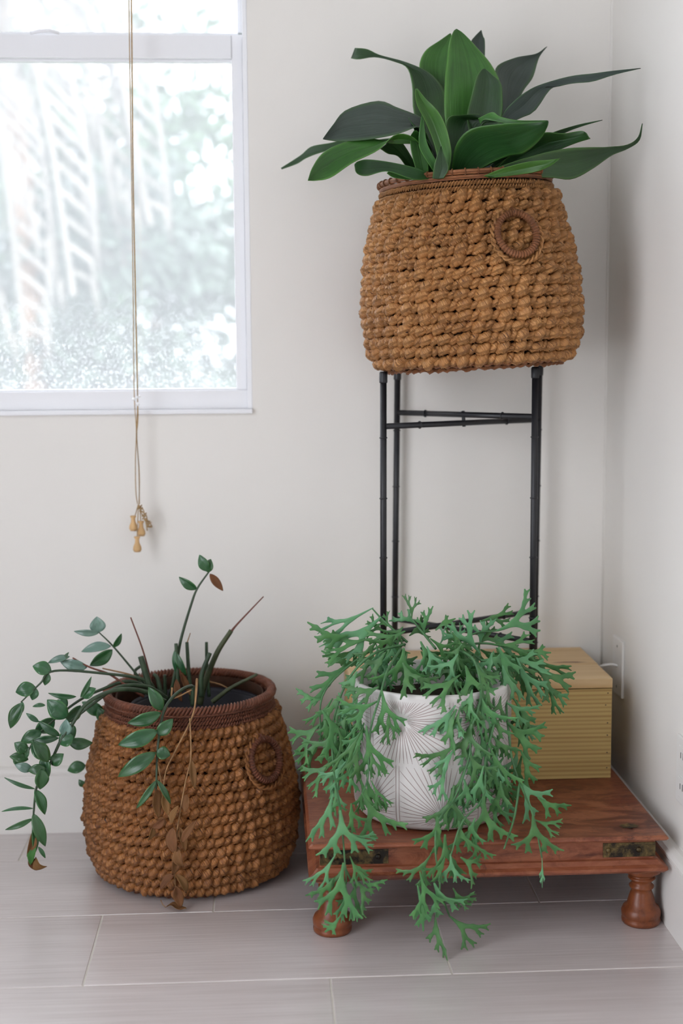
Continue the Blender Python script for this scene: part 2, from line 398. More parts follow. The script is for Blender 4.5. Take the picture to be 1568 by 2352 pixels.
# upper sash (outer track)
wb('sash_rail', (X0+.018, .052, 1.595), (X1-.018, .082, 1.622)); wb('sash_stile', (X1-.020, .052, 1.622), (X1-.0105, .082, WZ1-.02))
wb('sash_stile', (X0+.0105, .052, 1.622), (X0+.020, .082, WZ1-.02))
m = MB(); m.tube([at(70, 76, .012), at(92, 71, .010), at(115, 70, .010), at(136, 76, .012)], [.003, .0035, .0035, .003], 8)
m.build('sash_pull', M['vinyl'], win)
def m_glass():
    m, nt, b = newmat('glass', .0, .5); nt.nodes.remove(b); out = nt.nodes['Material Output']
    tr = N(nt, 'ShaderNodeBsdfTransparent'); tr.inputs[0].default_value = (.97, .98, .98, 1)
    gl = N(nt, 'ShaderNodeBsdfGlossy'); gl.inputs['Roughness'].default_value = .02
    df = N(nt, 'ShaderNodeBsdfTranslucent'); df.inputs[0].default_value = (.95, .95, .95, 1)
    # water spots and dust on the pane, thicker towards the sill
    v = coords(nt); n = noise_(nt, v, 160, 3, .6); sp = nt.nodes.new('ShaderNodeSeparateXYZ'); nt.links.new(v, sp.inputs[0])
    big = noise_(nt, v, 7, 3)
    mr = nt.nodes.new('ShaderNodeMapRange'); mr.inputs[1].default_value = .28; mr.inputs[2].default_value = .03
    mr.inputs[3].default_value = 0; mr.inputs[4].default_value = .30; nt.links.new(sp.outputs[2], mr.inputs[0])
    d = ramp(nt, n, [(.52, (0, 0, 0)), (.66, (1, 1, 1))]); mu = nt.nodes.new('ShaderNodeMath'); mu.operation = 'MULTIPLY'
    nt.links.new(d, mu.inputs[0]); nt.links.new(mr.outputs[0], mu.inputs[1])
    m1 = N(nt, 'ShaderNodeMixShader'); m1.inputs[0].default_value = .04
    nt.links.new(tr.outputs[0], m1.inputs[1]); nt.links.new(gl.outputs[0], m1.inputs[2])
    m2 = N(nt, 'ShaderNodeMixShader'); nt.links.new(mu.outputs[0], m2.inputs[0])
    nt.links.new(m1.outputs[0], m2.inputs[1]); nt.links.new(df.outputs[0], m2.inputs[2])
    nt.links.new(m2.outputs[0], out.inputs[0]); return m
M['glass'] = m_glass()
def m_screen():
    m, nt, b = newmat('insect_screen', .9, .0); nt.nodes.remove(b); out = nt.nodes['Material Output']
    tr = N(nt, 'ShaderNodeBsdfTransparent'); df = N(nt, 'ShaderNodeBsdfTranslucent'); df.inputs[0].default_value = (.95, .92, .94, 1)
    mx = N(nt, 'ShaderNodeMixShader'); mx.inputs[0].default_value = .30
    nt.links.new(tr.outputs[0], mx.inputs[1]); nt.links.new(df.outputs[0], mx.inputs[2]); nt.links.new(mx.outputs[0], out.inputs[0]); return m
M['screen'] = m_screen()
bx('glass_pane', (X0+.03, .033, zb+.002), (X1-.030, .037, 1.567), M['glass'], win, 0)
bx('glass_pane', (X0+.018, .065, 1.620), (X1-.019, .069, WZ1-.018), M['glass'], win, 0)
mesh('insect_screen', [(X0+.012, .095, WZ0+.03), (X1-.012, .095, WZ0+.03), (X1-.012, .095, WZ1-.01), (X0+.012, .095, WZ1-.01)], [(0, 1, 2, 3)], M['screen'], win, False)

# ------------------------------------------------------------------ garden seen through the window
structure(mesh('floor_garden', [(-14, .3, -.35), (8, .3, -.35), (8, 26, -.35), (-14, 26, -.35)], [(0, 1, 2, 3)], M['lawn'], None, False))
def leafblob(name, c, rad, n, lsize, mat, label, seed, hole=.0, parts=None):
    rr = random.Random(seed); t = thing(name, (c[0], c[1], -.35), label, 'shrub' if 'shrub' in name else 'tree')
    mb = MB()
    for i in range(n):
        d = Vector((rr.gauss(0, 1), rr.gauss(0, 1), rr.gauss(0, 1))).normalized()*(rr.random()**.4)
        p = Vector((c[0]+d.x*rad[0], c[1]+d.y*rad[1], c[2]+d.z*rad[2]))
        if noise.noise(p*2.2+Vector((seed, 0, 0))) < hole: continue
        a = Vector((rr.gauss(0, 1), rr.gauss(0, 1), rr.gauss(0, 1))).normalized(); b2 = a.orthogonal().normalized()
        s = lsize*rr.uniform(.6, 1.3)
        mb.add([p, p+a*s*.5+b2*s*.22, p+a*s, p+a*s*.5-b2*s*.22], [(0, 1, 2, 3)])
    mb.build('foliage', mat, t, False, kind='stuff')
    k = MB(); k.tube([(c[0], c[1], -.35), (c[0]+.05, c[1], c[2])], [.06, .03], 8); k.build('trunk', M['trunk'], t)
    return t
leafblob('garden_shrub', (-.62, 4.6, 1.15), (.85, .5, .85), 9000, .085, M['bush2'], 'loose leafy shrub seen through the lower half of the window', 3, -.16)
leafblob('garden_tree', (-1.15, 6.8, 1.9), (1.4, .8, 1.8), 14000, .12, M['bush'], 'blurred green tree filling the right side of the window view', 5, -.10)
leafblob('garden_hedge_shrub', (-2.6, 8.6, 1.4), (2.2, .8, 1.6), 9000, .13, M['bush'], 'dense shrub behind the orange trunk at far left of window', 9, -.16)
def palm():
    t = thing('garden_palm', (-1.24, 4.4, -.35), 'palm with orange trunk and pale drooping dry fronds outside the window', 'palm')
    k = MB(); k.tube([(-1.18, 4.4, -.35), (-1.16, 4.4, 1.2), (-1.24, 4.4, 2.3), (-1.34, 4.4, 3.2)], [.07, .06, .045, .04], 10); k.build('trunk', M['trunk'], t)
    rr = random.Random(4)
    for fr, (x, y, z, dx) in enumerate([(-1.5, 4.1, 2.75, .62), (-1.5, 4.2, 2.5, .35), (-1.5, 4.3, 3.1, 1.0), (-1.5, 4.4, 2.9, .85), (-1.5, 4.1, 3.0, -.3)]):
        P = spline([(x, y, z), (x+dx*.4, y-.1, z+.05), (x+dx*.75, y-.15, z-.5), (x+dx*.95, y-.1, z-1.5)], 26)
        mb = MB(); mb.tube(P, [.016]*26, 6)
        for i in list(np.arange(3, 25, .5)):
            p = Vector(P[int(i)])
            for s in (-1, 1):
                L = .5*math.sin(i/26*PI)+.12
                q = p+Vector((s*L*.35+.05, rr.uniform(-.1, .1), -L)); wv = Vector((.008, .0, .008))
                mid = (p+q)/2+Vector((s*L*.15, 0, .06))
                mb.add([p-wv, p+wv, mid+wv, q, mid-wv], [(0, 1, 2, 3, 4)])
        mb.build('frond', M['frond'], t, False)
palm()

# ------------------------------------------------------------------ baskets
BP = [(0, .163), (.03, .177), (.08, .188), (.16, .1965), (.34, .2010), (.5, .1965), (.66, .186), (.82, .171), (.92, .162), (1., .156)]
BH = .346
def brad(z):
    t = min(max(z/BH, 0), 1)
    for (a, ra), (b, rb) in zip(BP, BP[1:]):
        if t <= b:
            u = (t-a)/(b-a); return ra+(rb-ra)*u
    return BP[-1][1]
def bnorm(z):
    d = (brad(z+.006)-brad(z-.006))/.012 if 0.006 < z < BH-.006 else -.25
    v = Vector((1, -d)).normalized(); return v.x, v.y        # radial, vertical
def strand(z0, K, ph, A, B, r0, r1, seed, samples=11, nv=9, slope=0., twist=1.6, jit=1., off=-.006, duty=0., flat=.82):
    """one of two twined strands of a round; swells where it passes outside a stake"""
    rr = random.Random(seed); n = int(K*samples); V, UV = [], []
    jr = [rr.uniform(-.22, .20)*jit for _ in range(K+1)]; jz = [rr.uniform(-.0022, .0022)*jit for _ in range(K+1)]
    jt = [rr.uniform(-.5, .5)*jit for _ in range(K+1)]; jp = [rr.uniform(-.07, .07)*jit for _ in range(K+1)]
    for i in range(n):
        u = i/n*K; k = int(u+ph+.5) % K; an = 2*PI*i/n
        psi0 = 2*PI*(u+ph); front0 = .5+.5*math.cos(psi0)
        psi0 += 2*PI*jp[k]*front0
        psi = psi0-duty*math.sin(psi0); front = .5+.5*math.cos(psi)
        z = z0+slope*math.cos(an)
        r = brad(z)+off; nr, nz = bnorm(z)
        rad = (r1+(r0-r1)*front**.7)*(1+jr[k]*front)
        cn = A*math.cos(psi)+jz[k]*.5*front; cv = B*math.sin(psi)+jz[k]*front
        e_r = Vector((math.cos(an), math.sin(an), 0)); e_n = e_r*nr+Vector((0, 0, nz)); e_v = Vector((0, 0, nr))-e_r*nz
        c = e_r*r+Vector((0, 0, z))+e_n*cn+e_v*cv
        for j in range(nv):
            a = 2*PI*j/nv; tw = a+psi0*twist/2+jt[k]
            rr2 = rad*(1+.10*math.cos(3*tw+seed)+.07*math.cos(6*tw+seed*2))
            V.append(c+e_n*(math.cos(a)*rr2*flat)+e_v*(math.sin(a)*rr2*1.02)); UV.append((u+seed*.37, (a/(2*PI)+u*twist*.5)))
    Fc = []
    for i in range(n):
        j = (i+1) % n
        for k in range(nv):
            q = (k+1) % nv; Fc.append((i*nv+k, j*nv+k, j*nv+q, i*nv+q))
    return V, Fc, UV
def ringtube(R, r, c, ex, ey, n=48, m=9, wob=0., k=0, ph=0.):
    V, Fc, UV = [], [], []; ez = ex.cross(ey)
    for i in range(n):
        a = 2*PI*i/n; e = ex*math.cos(a)+ey*math.sin(a); RR = R
        cc = c+e*(RR+wob*math.cos(k*a+ph))+ez*(wob*math.sin(k*a+ph))
        for j in range(m):
            b = 2*PI*j/m; V.append(cc+e*(r*math.cos(b))+ez*(r*math.sin(b))); UV.append((a*R*25, j/m))
    for i in range(n):
        for j in range(m):
            Fc.append((i*m+j, ((i+1) % n)*m+j, ((i+1) % n)*m+(j+1) % m, i*m+(j+1) % m))
    return V, Fc, UV
def basket(loc, roty, label, straw, rim, handle_ang, handle_z, seed, braided, seedK=37, rot0=0.):
    t = thing('woven_basket', loc, label, 'basket')
    t.rotation_euler = (0, roty, 0)
    m = MB()
    prof = [(0.0, .004), (.158, .004)]+[(brad(z)-.016, z) for z in np.linspace(.006, BH-.004, 20)]
    prof += [(brad(z)-.019, z) for z in np.linspace(BH-.004, .01, 20)]+[(0, .01)]
    m.lathe(prof, n=56); m.build('basket_liner', M['liner'], t, local=True)
    nr = 16; z0, z1 = .020, .303
    for k in range(seedK):
        a = 2*PI*(k+.25)/seedK+rot0
        P = [((brad(z)-.008)*math.cos(a), (brad(z)-.008)*math.sin(a), z) for z in np.linspace(.004, BH-.006, 14)]
        tb('stake', P, .0026, M[rim], t, 6, True)
    for r in range(nr):
        z = z0+(z1-z0)*r/(nr-1); s = seed*100+r*2
        ph = rot0*seedK/(2*PI)+.09*r+.02*math.sin(r*1.7) if braided else .10*math.sin(r*.8)+.16*math.sin(r*2.3+seed)
        for q in (0, 1):
            if q == 0: V, Fc, UV = strand(z, seedK, ph, .0048, .0030, .0102, .0050, s, 14, 14, twist=2.4, duty=.55, off=-.0062, flat=.98) if not braided else strand(z, seedK, ph, .0048, .0030, .0100, .0052, s, 14, 14, twist=2.4, duty=.3, off=-.0062, flat=.98)
            else: V, Fc, UV = strand(z, seedK, ph+.5, .0036 if not braided else .0042, .0028, .0078 if not braided else .0094, .0046, s+1, 12, 12, twist=2.4, duty=0. if not braided else .2, off=-.0075 if not braided else -.0066, flat=.95)
            mesh('woven_strand', V, Fc, M[straw], t, True, True, UV)
    # base coil, twisted cords under the rim, rim
    for z, rr_, cnt in ((.004, .0042, 60), (.010, .0038, 60)):
        V, Fc, UV = strand(z, cnt, 0, .0015, .0012, rr_, .003, seed+int(z*1e4), 6, 7, off=-.004); mesh('base_cord', V, Fc, M[rim], t, True, True, UV)
    K = 88
    for z in ((.3165, .3255) if not braided else (.3155, .3235, .3315)):
        for q in (0, 1):
            V, Fc, UV = strand(z, K, q*.5, .0022, .0022, .0031, .0029, seed+q+int(z*1e4), 7, 6, jit=.4, slope=.0014*math.sin(z*900), off=-.003)
            mesh('twisted_cord', V, Fc, M[straw if not braided else rim], t, True, True, UV)
    ex, ey = Vector((1, 0, 0)), Vector((0, 1, 0))
    if not braided:
        V, Fc, UV = ringtube(.1575, .0046, Vector((0, 0, BH-.001)), ex, ey, 72, 10); mesh('rim', V, Fc, M[rim], t, True, True, UV)
        V, Fc, UV = ringtube(.1560, .0040, Vector((0, 0, BH-.010)), ex, ey, 72, 10); mesh('rim', V, Fc, M[rim], t, True, True, UV)
        for k in range(44):
            a = 2*PI*k/44; c = Vector((.1575*math.cos(a), .1575*math.sin(a), BH-.001)); e = Vector((math.cos(a), math.sin(a), 0))
            V, Fc, UV = ringtube(.0056, .0013, c, e, Vector((0, 0, 1)), 12, 5); mesh('rim_binding', V, Fc, M[rim], t, True, True, UV)
    else:
        for q in range(3):
            V, Fc, UV = ringtube(.1565, .0046, Vector((0, 0, BH+.000)), ex, ey, 300, 7, .0050, 46, q*2*PI/3); mesh('rim_braid', V, Fc, M[rim], t, True, True, UV)
        V, Fc, UV = ringtube(.1600, .0030, Vector((0, 0, BH-.0075)), ex, ey, 90, 8); mesh('rim', V, Fc, M[rim], t, True, True, UV)
    # ring handle with a wrapped core and a braid around its lower edge
    a = handle_ang; hz = handle_z; e = Vector((math.cos(a), math.sin(a), 0)); nrm, nz = bnorm(hz)
    e_n = (e*nrm+Vector((0, 0, nz))).normalized(); e_t = Vector((-math.sin(a), math.cos(a), 0)); e_v = e_n.cross(e_t)
    if e_v.z < 0: e_v = -e_v
    c = e*(brad(hz)+.012)+Vector((0, 0, hz))
    V, Fc, UV = ringtube(.0375, .0052, c, e_t, e_v, 60, 8); h = mesh('handle', V, Fc, M[rim], t, True, True, UV)
    for k in range(46):
        b = 2*PI*k/46; d = e_t*math.cos(b)+e_v*math.sin(b)
        V, Fc, UV = ringtube(.0052, .0021, c+d*.0375, d, e_n, 8, 5)
        mesh('wrapping', V, Fc, M[rim], h, True, True, UV)
    c2 = c-e_v*.0045-e_n*.002
    for q in (0, 1):
        V, Fc, UV = ringtube(.0470, .0026, c2, e_t, e_v, 130, 6, .0024, 13, q*PI); mesh('handle_braid', V, Fc, M[straw], t, True, True, UV)
    P = [c+e_v*.031, c+e_v*.037+e_n*.007, c+e_v*.046, c+e_v*.05-e_n*.012]
    mb = MB(); mb.tube([tuple(p) for p in P], .002, 6); mb.build('handle_tie', M[rim], t, True, True)
    return t
UB = Vector((.394, -.217, .9555)); LB = Vector((-.150, -.215, .0))
basket(UB, math.radians(-2.9), 'light tan woven basket with ring handle, raised on the black stand', 'straw_light', 'rattan', math.radians(-73), .232, 1, False, 35)
basket(LB, 0, 'darker brown woven basket with braided rim, on the floor under window', 'straw_dark', 'rattan_dark', math.radians(-42), .247, 2, True, 38, .04)

# ------------------------------------------------------------------ low table (worn red wood)
PX0, PX1, PY0, PY1, PZ = .0635, .6725, -.598, -.030, .1745
t = thing('low_table', ((PX0+PX1)/2, (PY0+PY1)/2, 0), 'low worn red wooden table with turned legs and brass corner straps', 'table')
def slab(name, pts, inset, mat=M['red']):
    """stack of rectangles (outset from apron, z)"""
    V, Fc = [], []
    for d, z in pts:
        x0, x1, y0, y1 = PX0+inset-d, PX1-inset+d, PY0+inset-d, PY1-inset+d
        c = .003; n = 8
        V += [(x0+c, y0, z), (x1-c, y0, z), (x1, y0+c, z), (x1, y1-c, z), (x1-c, y1, z), (x0+c, y1, z), (x0, y1-c, z), (x0, y0+c, z)]
    for i in range(len(pts)-1):
        for k in range(8): Fc.append((i*8+k, i*8+(k+1) % 8, i*8+8+(k+1) % 8, i*8+8+k))
    Fc.append(tuple(range(7, -1, -1))); Fc.append(tuple((len(pts)-1)*8+k for k in range(8)))
    return mesh(name, V, Fc, mat, t, False)
slab('table_top', [(.000, .1655), (.0165, .1665), (.0185, .1690), (.0170, .1720), (.0135, .1745)], .0185)
slab('apron', [(0, .126), (0, .1660)], .0185)
slab('bottom_molding', [(.000, .130), (.004, .129), (.010, .1225), (.017, .1190), (.0175, .1140), (.013, .1095), (.000, .1090)], .0175)
leg_prof = [(0, 0), (.0305, 0), (.033, .003), (.0335, .008), (.0315, .0115), (.0335, .014), (.034, .022), (.031, .029), (.0245, .034), (.0225, .044), (.0185, .056), (.0165, .061), (.0205, .064), (.0215, .067),
            (.0175, .071), (.0165, .075), (.0215, .079), (.024, .0815), (.0215, .084), (.019, .086), (.024, .089), (.033, .094), (.034, .100), (.032, .105), (.026, .1075), (.030, .1095), (0, .1095)]
for lx, ly in ((.105, -.538), (.642, -.541), (.105, -.085), (.642, -.085)):
    m = MB(); m.lathe(leg_prof, (lx, ly, 0), 36); m.build('leg', M['red_leg'], t)
ya = PY0+.0185
def strap(x0, x1, side):
    m = MB(); m.box((x0, ya-.0016, .1335), (x1, ya+.0004, .1585), .0004)
    s = m.build('brass_strap', M['brass'], t, False); s['label'] = 'tarnished brass corner strap with round studs'
    for f in (.1, .68) if side > 0 else (.22, .85):
        x = x0+(x1-x0)*f; m = MB(); m.lathe([(0, .0035), (.003, .003), (.0048, .0012), (.005, 0)], (0, 0, 0), 14)
        V = [(x+a, ya-.0016-c, .146+b) for a, b, c in m.v]; mesh('stud', V, m.f, M['brass'], s)
strap(.5635, PX1-.019, 1); strap(PX0+.019, .198, -1)
m = MB()
for cx_, cy_ in ((.617, -.545), (.130, -.530)):
    m.add([(cx_+.016*math.cos(a)*(1+.12*math.cos(8*a)), cy_+.012*math.sin(a)*(1+.12*math.cos(8*a)), .1752) for a in [2*PI*k/40 for k in range(40)]], [tuple(range(40))])
m.build('top_inlay', M['brass'], t, False)

# ------------------------------------------------------------------ pine box
bz = .1748
t = thing('wooden_box', (.40, -.157, bz), 'yellow pine box with a two-board lid, on the table in corner', 'box')
BX0, BX1, BY0, BY1 = .158, .6520, -.2795, -.006
bx('front_panel', (BX0, BY0, bz), (BX1, BY0+.016, .3495), M['pine'], t, .001)
bx('back_panel', (BX0, BY1-.016, bz), (BX1, BY1, .3495), M['pine'], t, .001)
bx('side_panel', (BX0, BY0+.016, bz), (BX0+.016, BY1-.016, .3495), M['pine'], t, .001)
bx('side_panel', (BX1-.016, BY0+.016, bz), (BX1, BY1-.016, .3495), M['pine'], t, .001)
bx('base_panel', (BX0+.016, BY0+.016, bz), (BX1-.016, BY1-.016, bz+.01), M['pine'], t, .001)
bx('lid_board', (BX0-.001, BY0-.001, .3512), (BX1+.0005, -.1585, .3695), M['pine_top'], t, .0012)
bx('lid_board', (BX0-.001, -.1575, .3512), (BX1+.001, BY1, .3700), M['pine_top'], t, .0012)
m = MB()
for z in (.341, .318, .283, .259, .225, .195):
    m.lathe([(0, .0004), (.0011, .0004), (.0013, 0)], (0, 0, 0), 8)
    k = len(m.v)-24
    for i in range(k, len(m.v)):
        a, b, c = m.v[i]; m.v[i] = (BX1-.010+a+(.002 if int(z*1000) % 2 else -.002), BY0-c-.0002, z+b)
m.build('nail_heads', M['slot'], t)

# ------------------------------------------------------------------ black plant stand
LT = .3702
t = thing('plant_stand', (.39, -.14, LT), 'tall black metal bamboo-style plant stand standing on the pine box', 'plant stand')
legs = {'FL': ((.2198, -.24), (.2216, -.24)), 'FR': ((.5010, -.265), (.5016, -.265)), 'BL': ((.2615, -.022), (.2690, -.022)), 'BR': ((.5490, -.042), (.5540, -.042))}
top = {'FL': .9515, 'FR': .9585, 'BL': .9515, 'BR': .9585}
def legp(k, z):
    a, b = legs[k]; u = (z-LT)/(.95-LT); return Vector((a[0]+(b[0]-a[0])*u, a[1]+(b[1]-a[1])*u, z))
for k in legs:
    tb('leg', [legp(k, LT), legp(k, .66), legp(k, top[k]-.001)], .0062, M['black'], t, 16)
    tb('leg_cap', [legp(k, top[k]-.021), legp(k, top[k]-.019), legp(k, top[k]-.003), legp(k, top[k])], [.0073, .0077, .0077, .006], M['black'], t, 16)
    for z in (.8284, .7142, .6015, .4862, .39):
        p = legp(k, z); V, Fc, UV = ringtube(.0064, .0014, p, Vector((1, 0, 0)), Vector((0, 1, 0)), 16, 6); mesh('leg_ring', V, Fc, M['black'], t)
def bar(a, za, b, zb):
    p, q = legp(a, za), legp(b, zb); tb('cross_bar', [p, (p+q)/2, q], .0056, M['black'], t, 14)
    d = (q-p).normalized(); e = d.orthogonal().normalized(); g = d.cross(e)
    for u in (.22, .78):
        V, Fc, UV = ringtube(.0060, .0016, p+(q-p)*u, e, g, 16, 6); mesh('bar_ring', V, Fc, M['black'], t)
    return (p+q)/2
a = bar('FL', .8495, 'BR', .8485); b = bar('BL', .8645, 'FR', .8660)
tb('bar_pin', [a-Vector((0, 0, .007)), b+Vector((0, 0, .007))], .0035, M['black'], t, 10)
a = bar('BL', .4405, 'FR', .4405); b = bar('FL', .4550, 'BR', .4550)
tb('bar_pin', [a-Vector((0, 0, .007)), b+Vector((0, 0, .007))], .0035, M['black'], t, 10)

# ------------------------------------------------------------------ white pot
PC = Vector((.2900, -.4235, .1752)); PH = .240; PR = .1410
t = thing('ceramic_pot', PC, 'white ceramic planter engraved with sunburst lines, on the red table', 'planter')
m = MB()
out = [(0, .001), (.119, .001), (.127, .003), (.134, .010), (.1385, .022), (PR, .05), (PR, .12), (PR, PH-.006), (PR-.0005, PH-.002), (PR-.003, PH)]
m.lathe(out+[(PR-.008, PH), (PR-.010, PH-.003), (PR-.0105, PH-.05), (PR-.011, .02), (0, .014)], PC, 96)
m.build('pot_body', M['ceramic'], t)
m = MB()
def surf(u, v, e=.00025):
    # u: arc length, v: height on the pot wall
    a = u/PR; r = PR+e if v > .05 else PR+e-(.05-v)**2*2.6 - (0 if v > .022 else (.022-v)*.12)
    return Vector((PC[0]+r*math.cos(a), PC[1]+r*math.sin(a), PC[2]+v))
def line(p, q, w=.00055):
    n = max(2, int((Vector(q)-Vector(p)).length/.012)+1); d = (Vector(q)-Vector(p)).normalized(); s = Vector((-d.y, d.x))*w
    V = []
    for i in range(n+1):
        c = Vector(p).lerp(Vector(q), i/n); ww = s*(1. if i not in (0, n) else .4); V += [surf(*(c-ww)), surf(*(c+ww))]
    m.add(V, [(2*i, 2*i+1, 2*i+3, 2*i+2) for i in range(n)])
CIRC = 2*PI*PR; NP = 6; PW = CIRC/NP; VM = .1185
def panel(u0, u1, v0, v1, c, nray, rr):
    line((u0+.003, v0+.001), (u0+.003, v1-.001)); line((u1-.003, v0+.001), (u1-.003, v1-.001))
    for k in range(nray):
        a = 2*PI*(k+rr.uniform(-.15, .15))/nray; d = Vector((math.cos(a), math.sin(a))); T = 9
        for (lo, hi, ci, di) in ((u0+.0045, u1-.0045, c[0], d.x), (v0+.002, v1-.002, c[1], d.y)):
            if abs(di) > 1e-6: T = min(T, max((lo-ci)/di, (hi-ci)/di))
        r0 = .010+rr.uniform(0, .012)
        if T > r0+.006: line((c[0]+d.x*r0, c[1]+d.y*r0), (c[0]+d.x*T, c[1]+d.y*T))
rr = random.Random(2)
ub = math.radians(-90)*PR + .0165       # a panel edge bar of the upper band, seen right of the pot's middle
for k in range(NP):
    u1 = ub+k*PW; panel(u1-PW, u1, VM+.001, PH-.010, (u1-PW*.58, VM+.078), 58, rr)
    u1 = ub-.093+k*PW; panel(u1-PW, u1, .012, VM-.001, (u1-PW*(.46), .028), 54, rr)
m.build('engraved_lines', M['groove'], t, False, kind='stuff')
m = MB(); m.lathe([(0, .196), (.11, .197), (.1298, .195), (.1298, .17), (0, .17)], PC, 48)
for v in range(len(m.v)):
    x, y, z = m.v[v]; m.v[v] = (x, y, z+.004*noise.noise(Vector((x*40, y*40, 0))))
m.build('soil', M['soil'], t)

# ------------------------------------------------------------------ antler-leaved trailing plant
def antler(seed):
    """a flat antler-shaped leaf: union of tapered strokes with rounded webs, cut out on a grid"""
    S = {0: [((0, 0), (0, .40), .016, .050), ((0, .40), (-.24, .62), .050, .042), ((-.24, .62), (-.42, .72), .042, .026), ((-.42, .72), (-.56, .72), .026, .014), ((-.42, .72), (-.50, .86), .024, .014),
             ((-.20, .58), (-.24, .82), .036, .024), ((-.24, .82), (-.31, .94), .024, .014), ((-.24, .82), (-.18, .95), .022, .014),
             ((0, .40), (.12, .62), .050, .042), ((.12, .62), (.08, .84), .036, .024), ((.08, .84), (.02, .98), .022, .013), ((.08, .84), (.13, 1.), .022, .013),
             ((.12, .62), (.30, .80), .040, .030), ((.30, .80), (.29, .96), .026, .014), ((.30, .80), (.46, .90), .030, .020), ((.46, .90), (.58, .92), .020, .013), ((.46, .90), (.50, 1.02), .020, .013)],
         1: [((0, 0), (.02, .34), .015, .046), ((.02, .34), (.06, .62), .046, .038), ((.06, .62), (.02, .84), .034, .024), ((.02, .84), (-.05, .98), .022, .013), ((.02, .84), (.07, .97), .022, .013),
             ((.06, .62), (.22, .80), .036, .026), ((.22, .80), (.22, .95), .022, .013), ((.22, .80), (.34, .90), .024, .013),
             ((.02, .34), (-.16, .52), .042, .034), ((-.16, .52), (-.19, .72), .030, .022), ((-.19, .72), (-.26, .82), .020, .013), ((-.19, .72), (-.14, .84), .020, .013),
             ((-.16, .52), (-.34, .60), .030, .022), ((-.34, .60), (-.46, .59), .020, .013), ((-.34, .60), (-.40, .72), .020, .013)],
         2: [((0, 0), (0, .30), .015, .040), ((0, .30), (.10, .55), .042, .038), ((.10, .55), (.24, .78), .038, .028), ((.24, .78), (.36, 1.0), .028, .013), ((.24, .78), (.22, .98), .024, .013),
             ((.10, .55), (.04, .76), .032, .022), ((.04, .76), (-.03, .86), .020, .012), ((.04, .76), (.08, .90), .020, .012),
             ((0, .32), (-.14, .52), .036, .026), ((-.14, .52), (-.25, .60), .022, .013), ((-.14, .52), (-.15, .68), .022, .013)],
         3: [((0, 0), (.02, .36), .015, .046), ((.02, .36), (-.14, .62), .046, .036), ((-.14, .62), (-.30, .84), .036, .026), ((-.30, .84), (-.46, .94), .022, .013), ((-.30, .84), (-.30, 1.), .022, .013),
             ((-.14, .62), (-.10, .82), .030, .022), ((-.10, .82), (-.15, .96), .020, .012), ((-.10, .82), (-.03, .93), .020, .012),
             ((.02, .36), (.18, .56), .042, .034), ((.18, .56), (.20, .78), .030, .022), ((.20, .78), (.15, .92), .020, .012), ((.20, .78), (.27, .91), .020, .012),
             ((.18, .56), (.36, .66), .030, .022), ((.36, .66), (.50, .66), .020, .012), ((.36, .66), (.42, .80), .020, .012)],
         4: [((0, 0), (.04, .5), .015, .042), ((.04, .5), (.02, 1.), .042, .014), ((.04, .45), (-.12, .58), .036, .022), ((-.12, .58), (-.22, .60), .020, .012), ((-.12, .58), (-.16, .70), .018, .012),
             ((.04, .62), (-.08, .78), .032, .018), ((-.08, .78), (-.18, .84), .018, .011), ((-.08, .78), (-.09, .9), .018, .011), ((.03, .5), (.16, .68), .034, .022), ((.16, .68), (.24, .72), .020, .012), ((.16, .68), (.18, .80), .020, .012)]}[seed]
    h = .0185; x = np.arange(-.68, .70, h); y = np.arange(-.03, 1.08, h)
    XX, YY = np.meshgrid(x, y, indexing='ij'); D = None; k = 20.
    for (a, b, r0, r1) in S:
        ax, ay = a; bx_, by = b; dx, dy = bx_-ax, by-ay
        tt = np.clip(((XX-ax)*dx+(YY-ay)*dy)/(dx*dx+dy*dy), 0, 1)
        d = np.hypot(XX-ax-dx*tt, YY-ay-dy*tt)-(r0+(r1-r0)*tt)*1.30
        e = np.exp(-k*d*2.2); D = e if D is None else D+e
    D = -np.log(D)/(k*2.2)
    nx, ny = D.shape; idx = {}; V = []; Fc = []; H = []
    def vid(i, j):
        if ('v', i, j) not in idx: idx[('v', i, j)] = len(V); V.append((x[i], y[j])); H.append(-D[i, j])
        return idx[('v', i, j)]
    def eid(i, j, p, q):
        key = ('e',)+tuple(sorted(((i, j), (p, q))))
        if key not in idx:
            t_ = D[i, j]/(D[i, j]-D[p, q]); idx[key] = len(V); V.append((x[i]+(x[p]-x[i])*t_, y[j]+(y[q]-y[j])*t_)); H.append(0)
        return idx[key]
    for i in range(nx-1):
        for j in range(ny-1):
            c = [(i, j), (i+1, j), (i+1, j+1), (i, j+1)]; ins = [D[p] < 0 for p in c]
            if not any(ins): continue
            poly = []
            for q in range(4):
                p0, p1 = c[q], c[(q+1) % 4]
                if ins[q]: poly.append(vid(*p0))
                if ins[q] != ins[(q+1) % 4]: poly.append(eid(*p0, *p1))
            if len(poly) >= 3: Fc.append(tuple(poly))
    return V, Fc, H
FERN = {}
rr = random.Random(11)
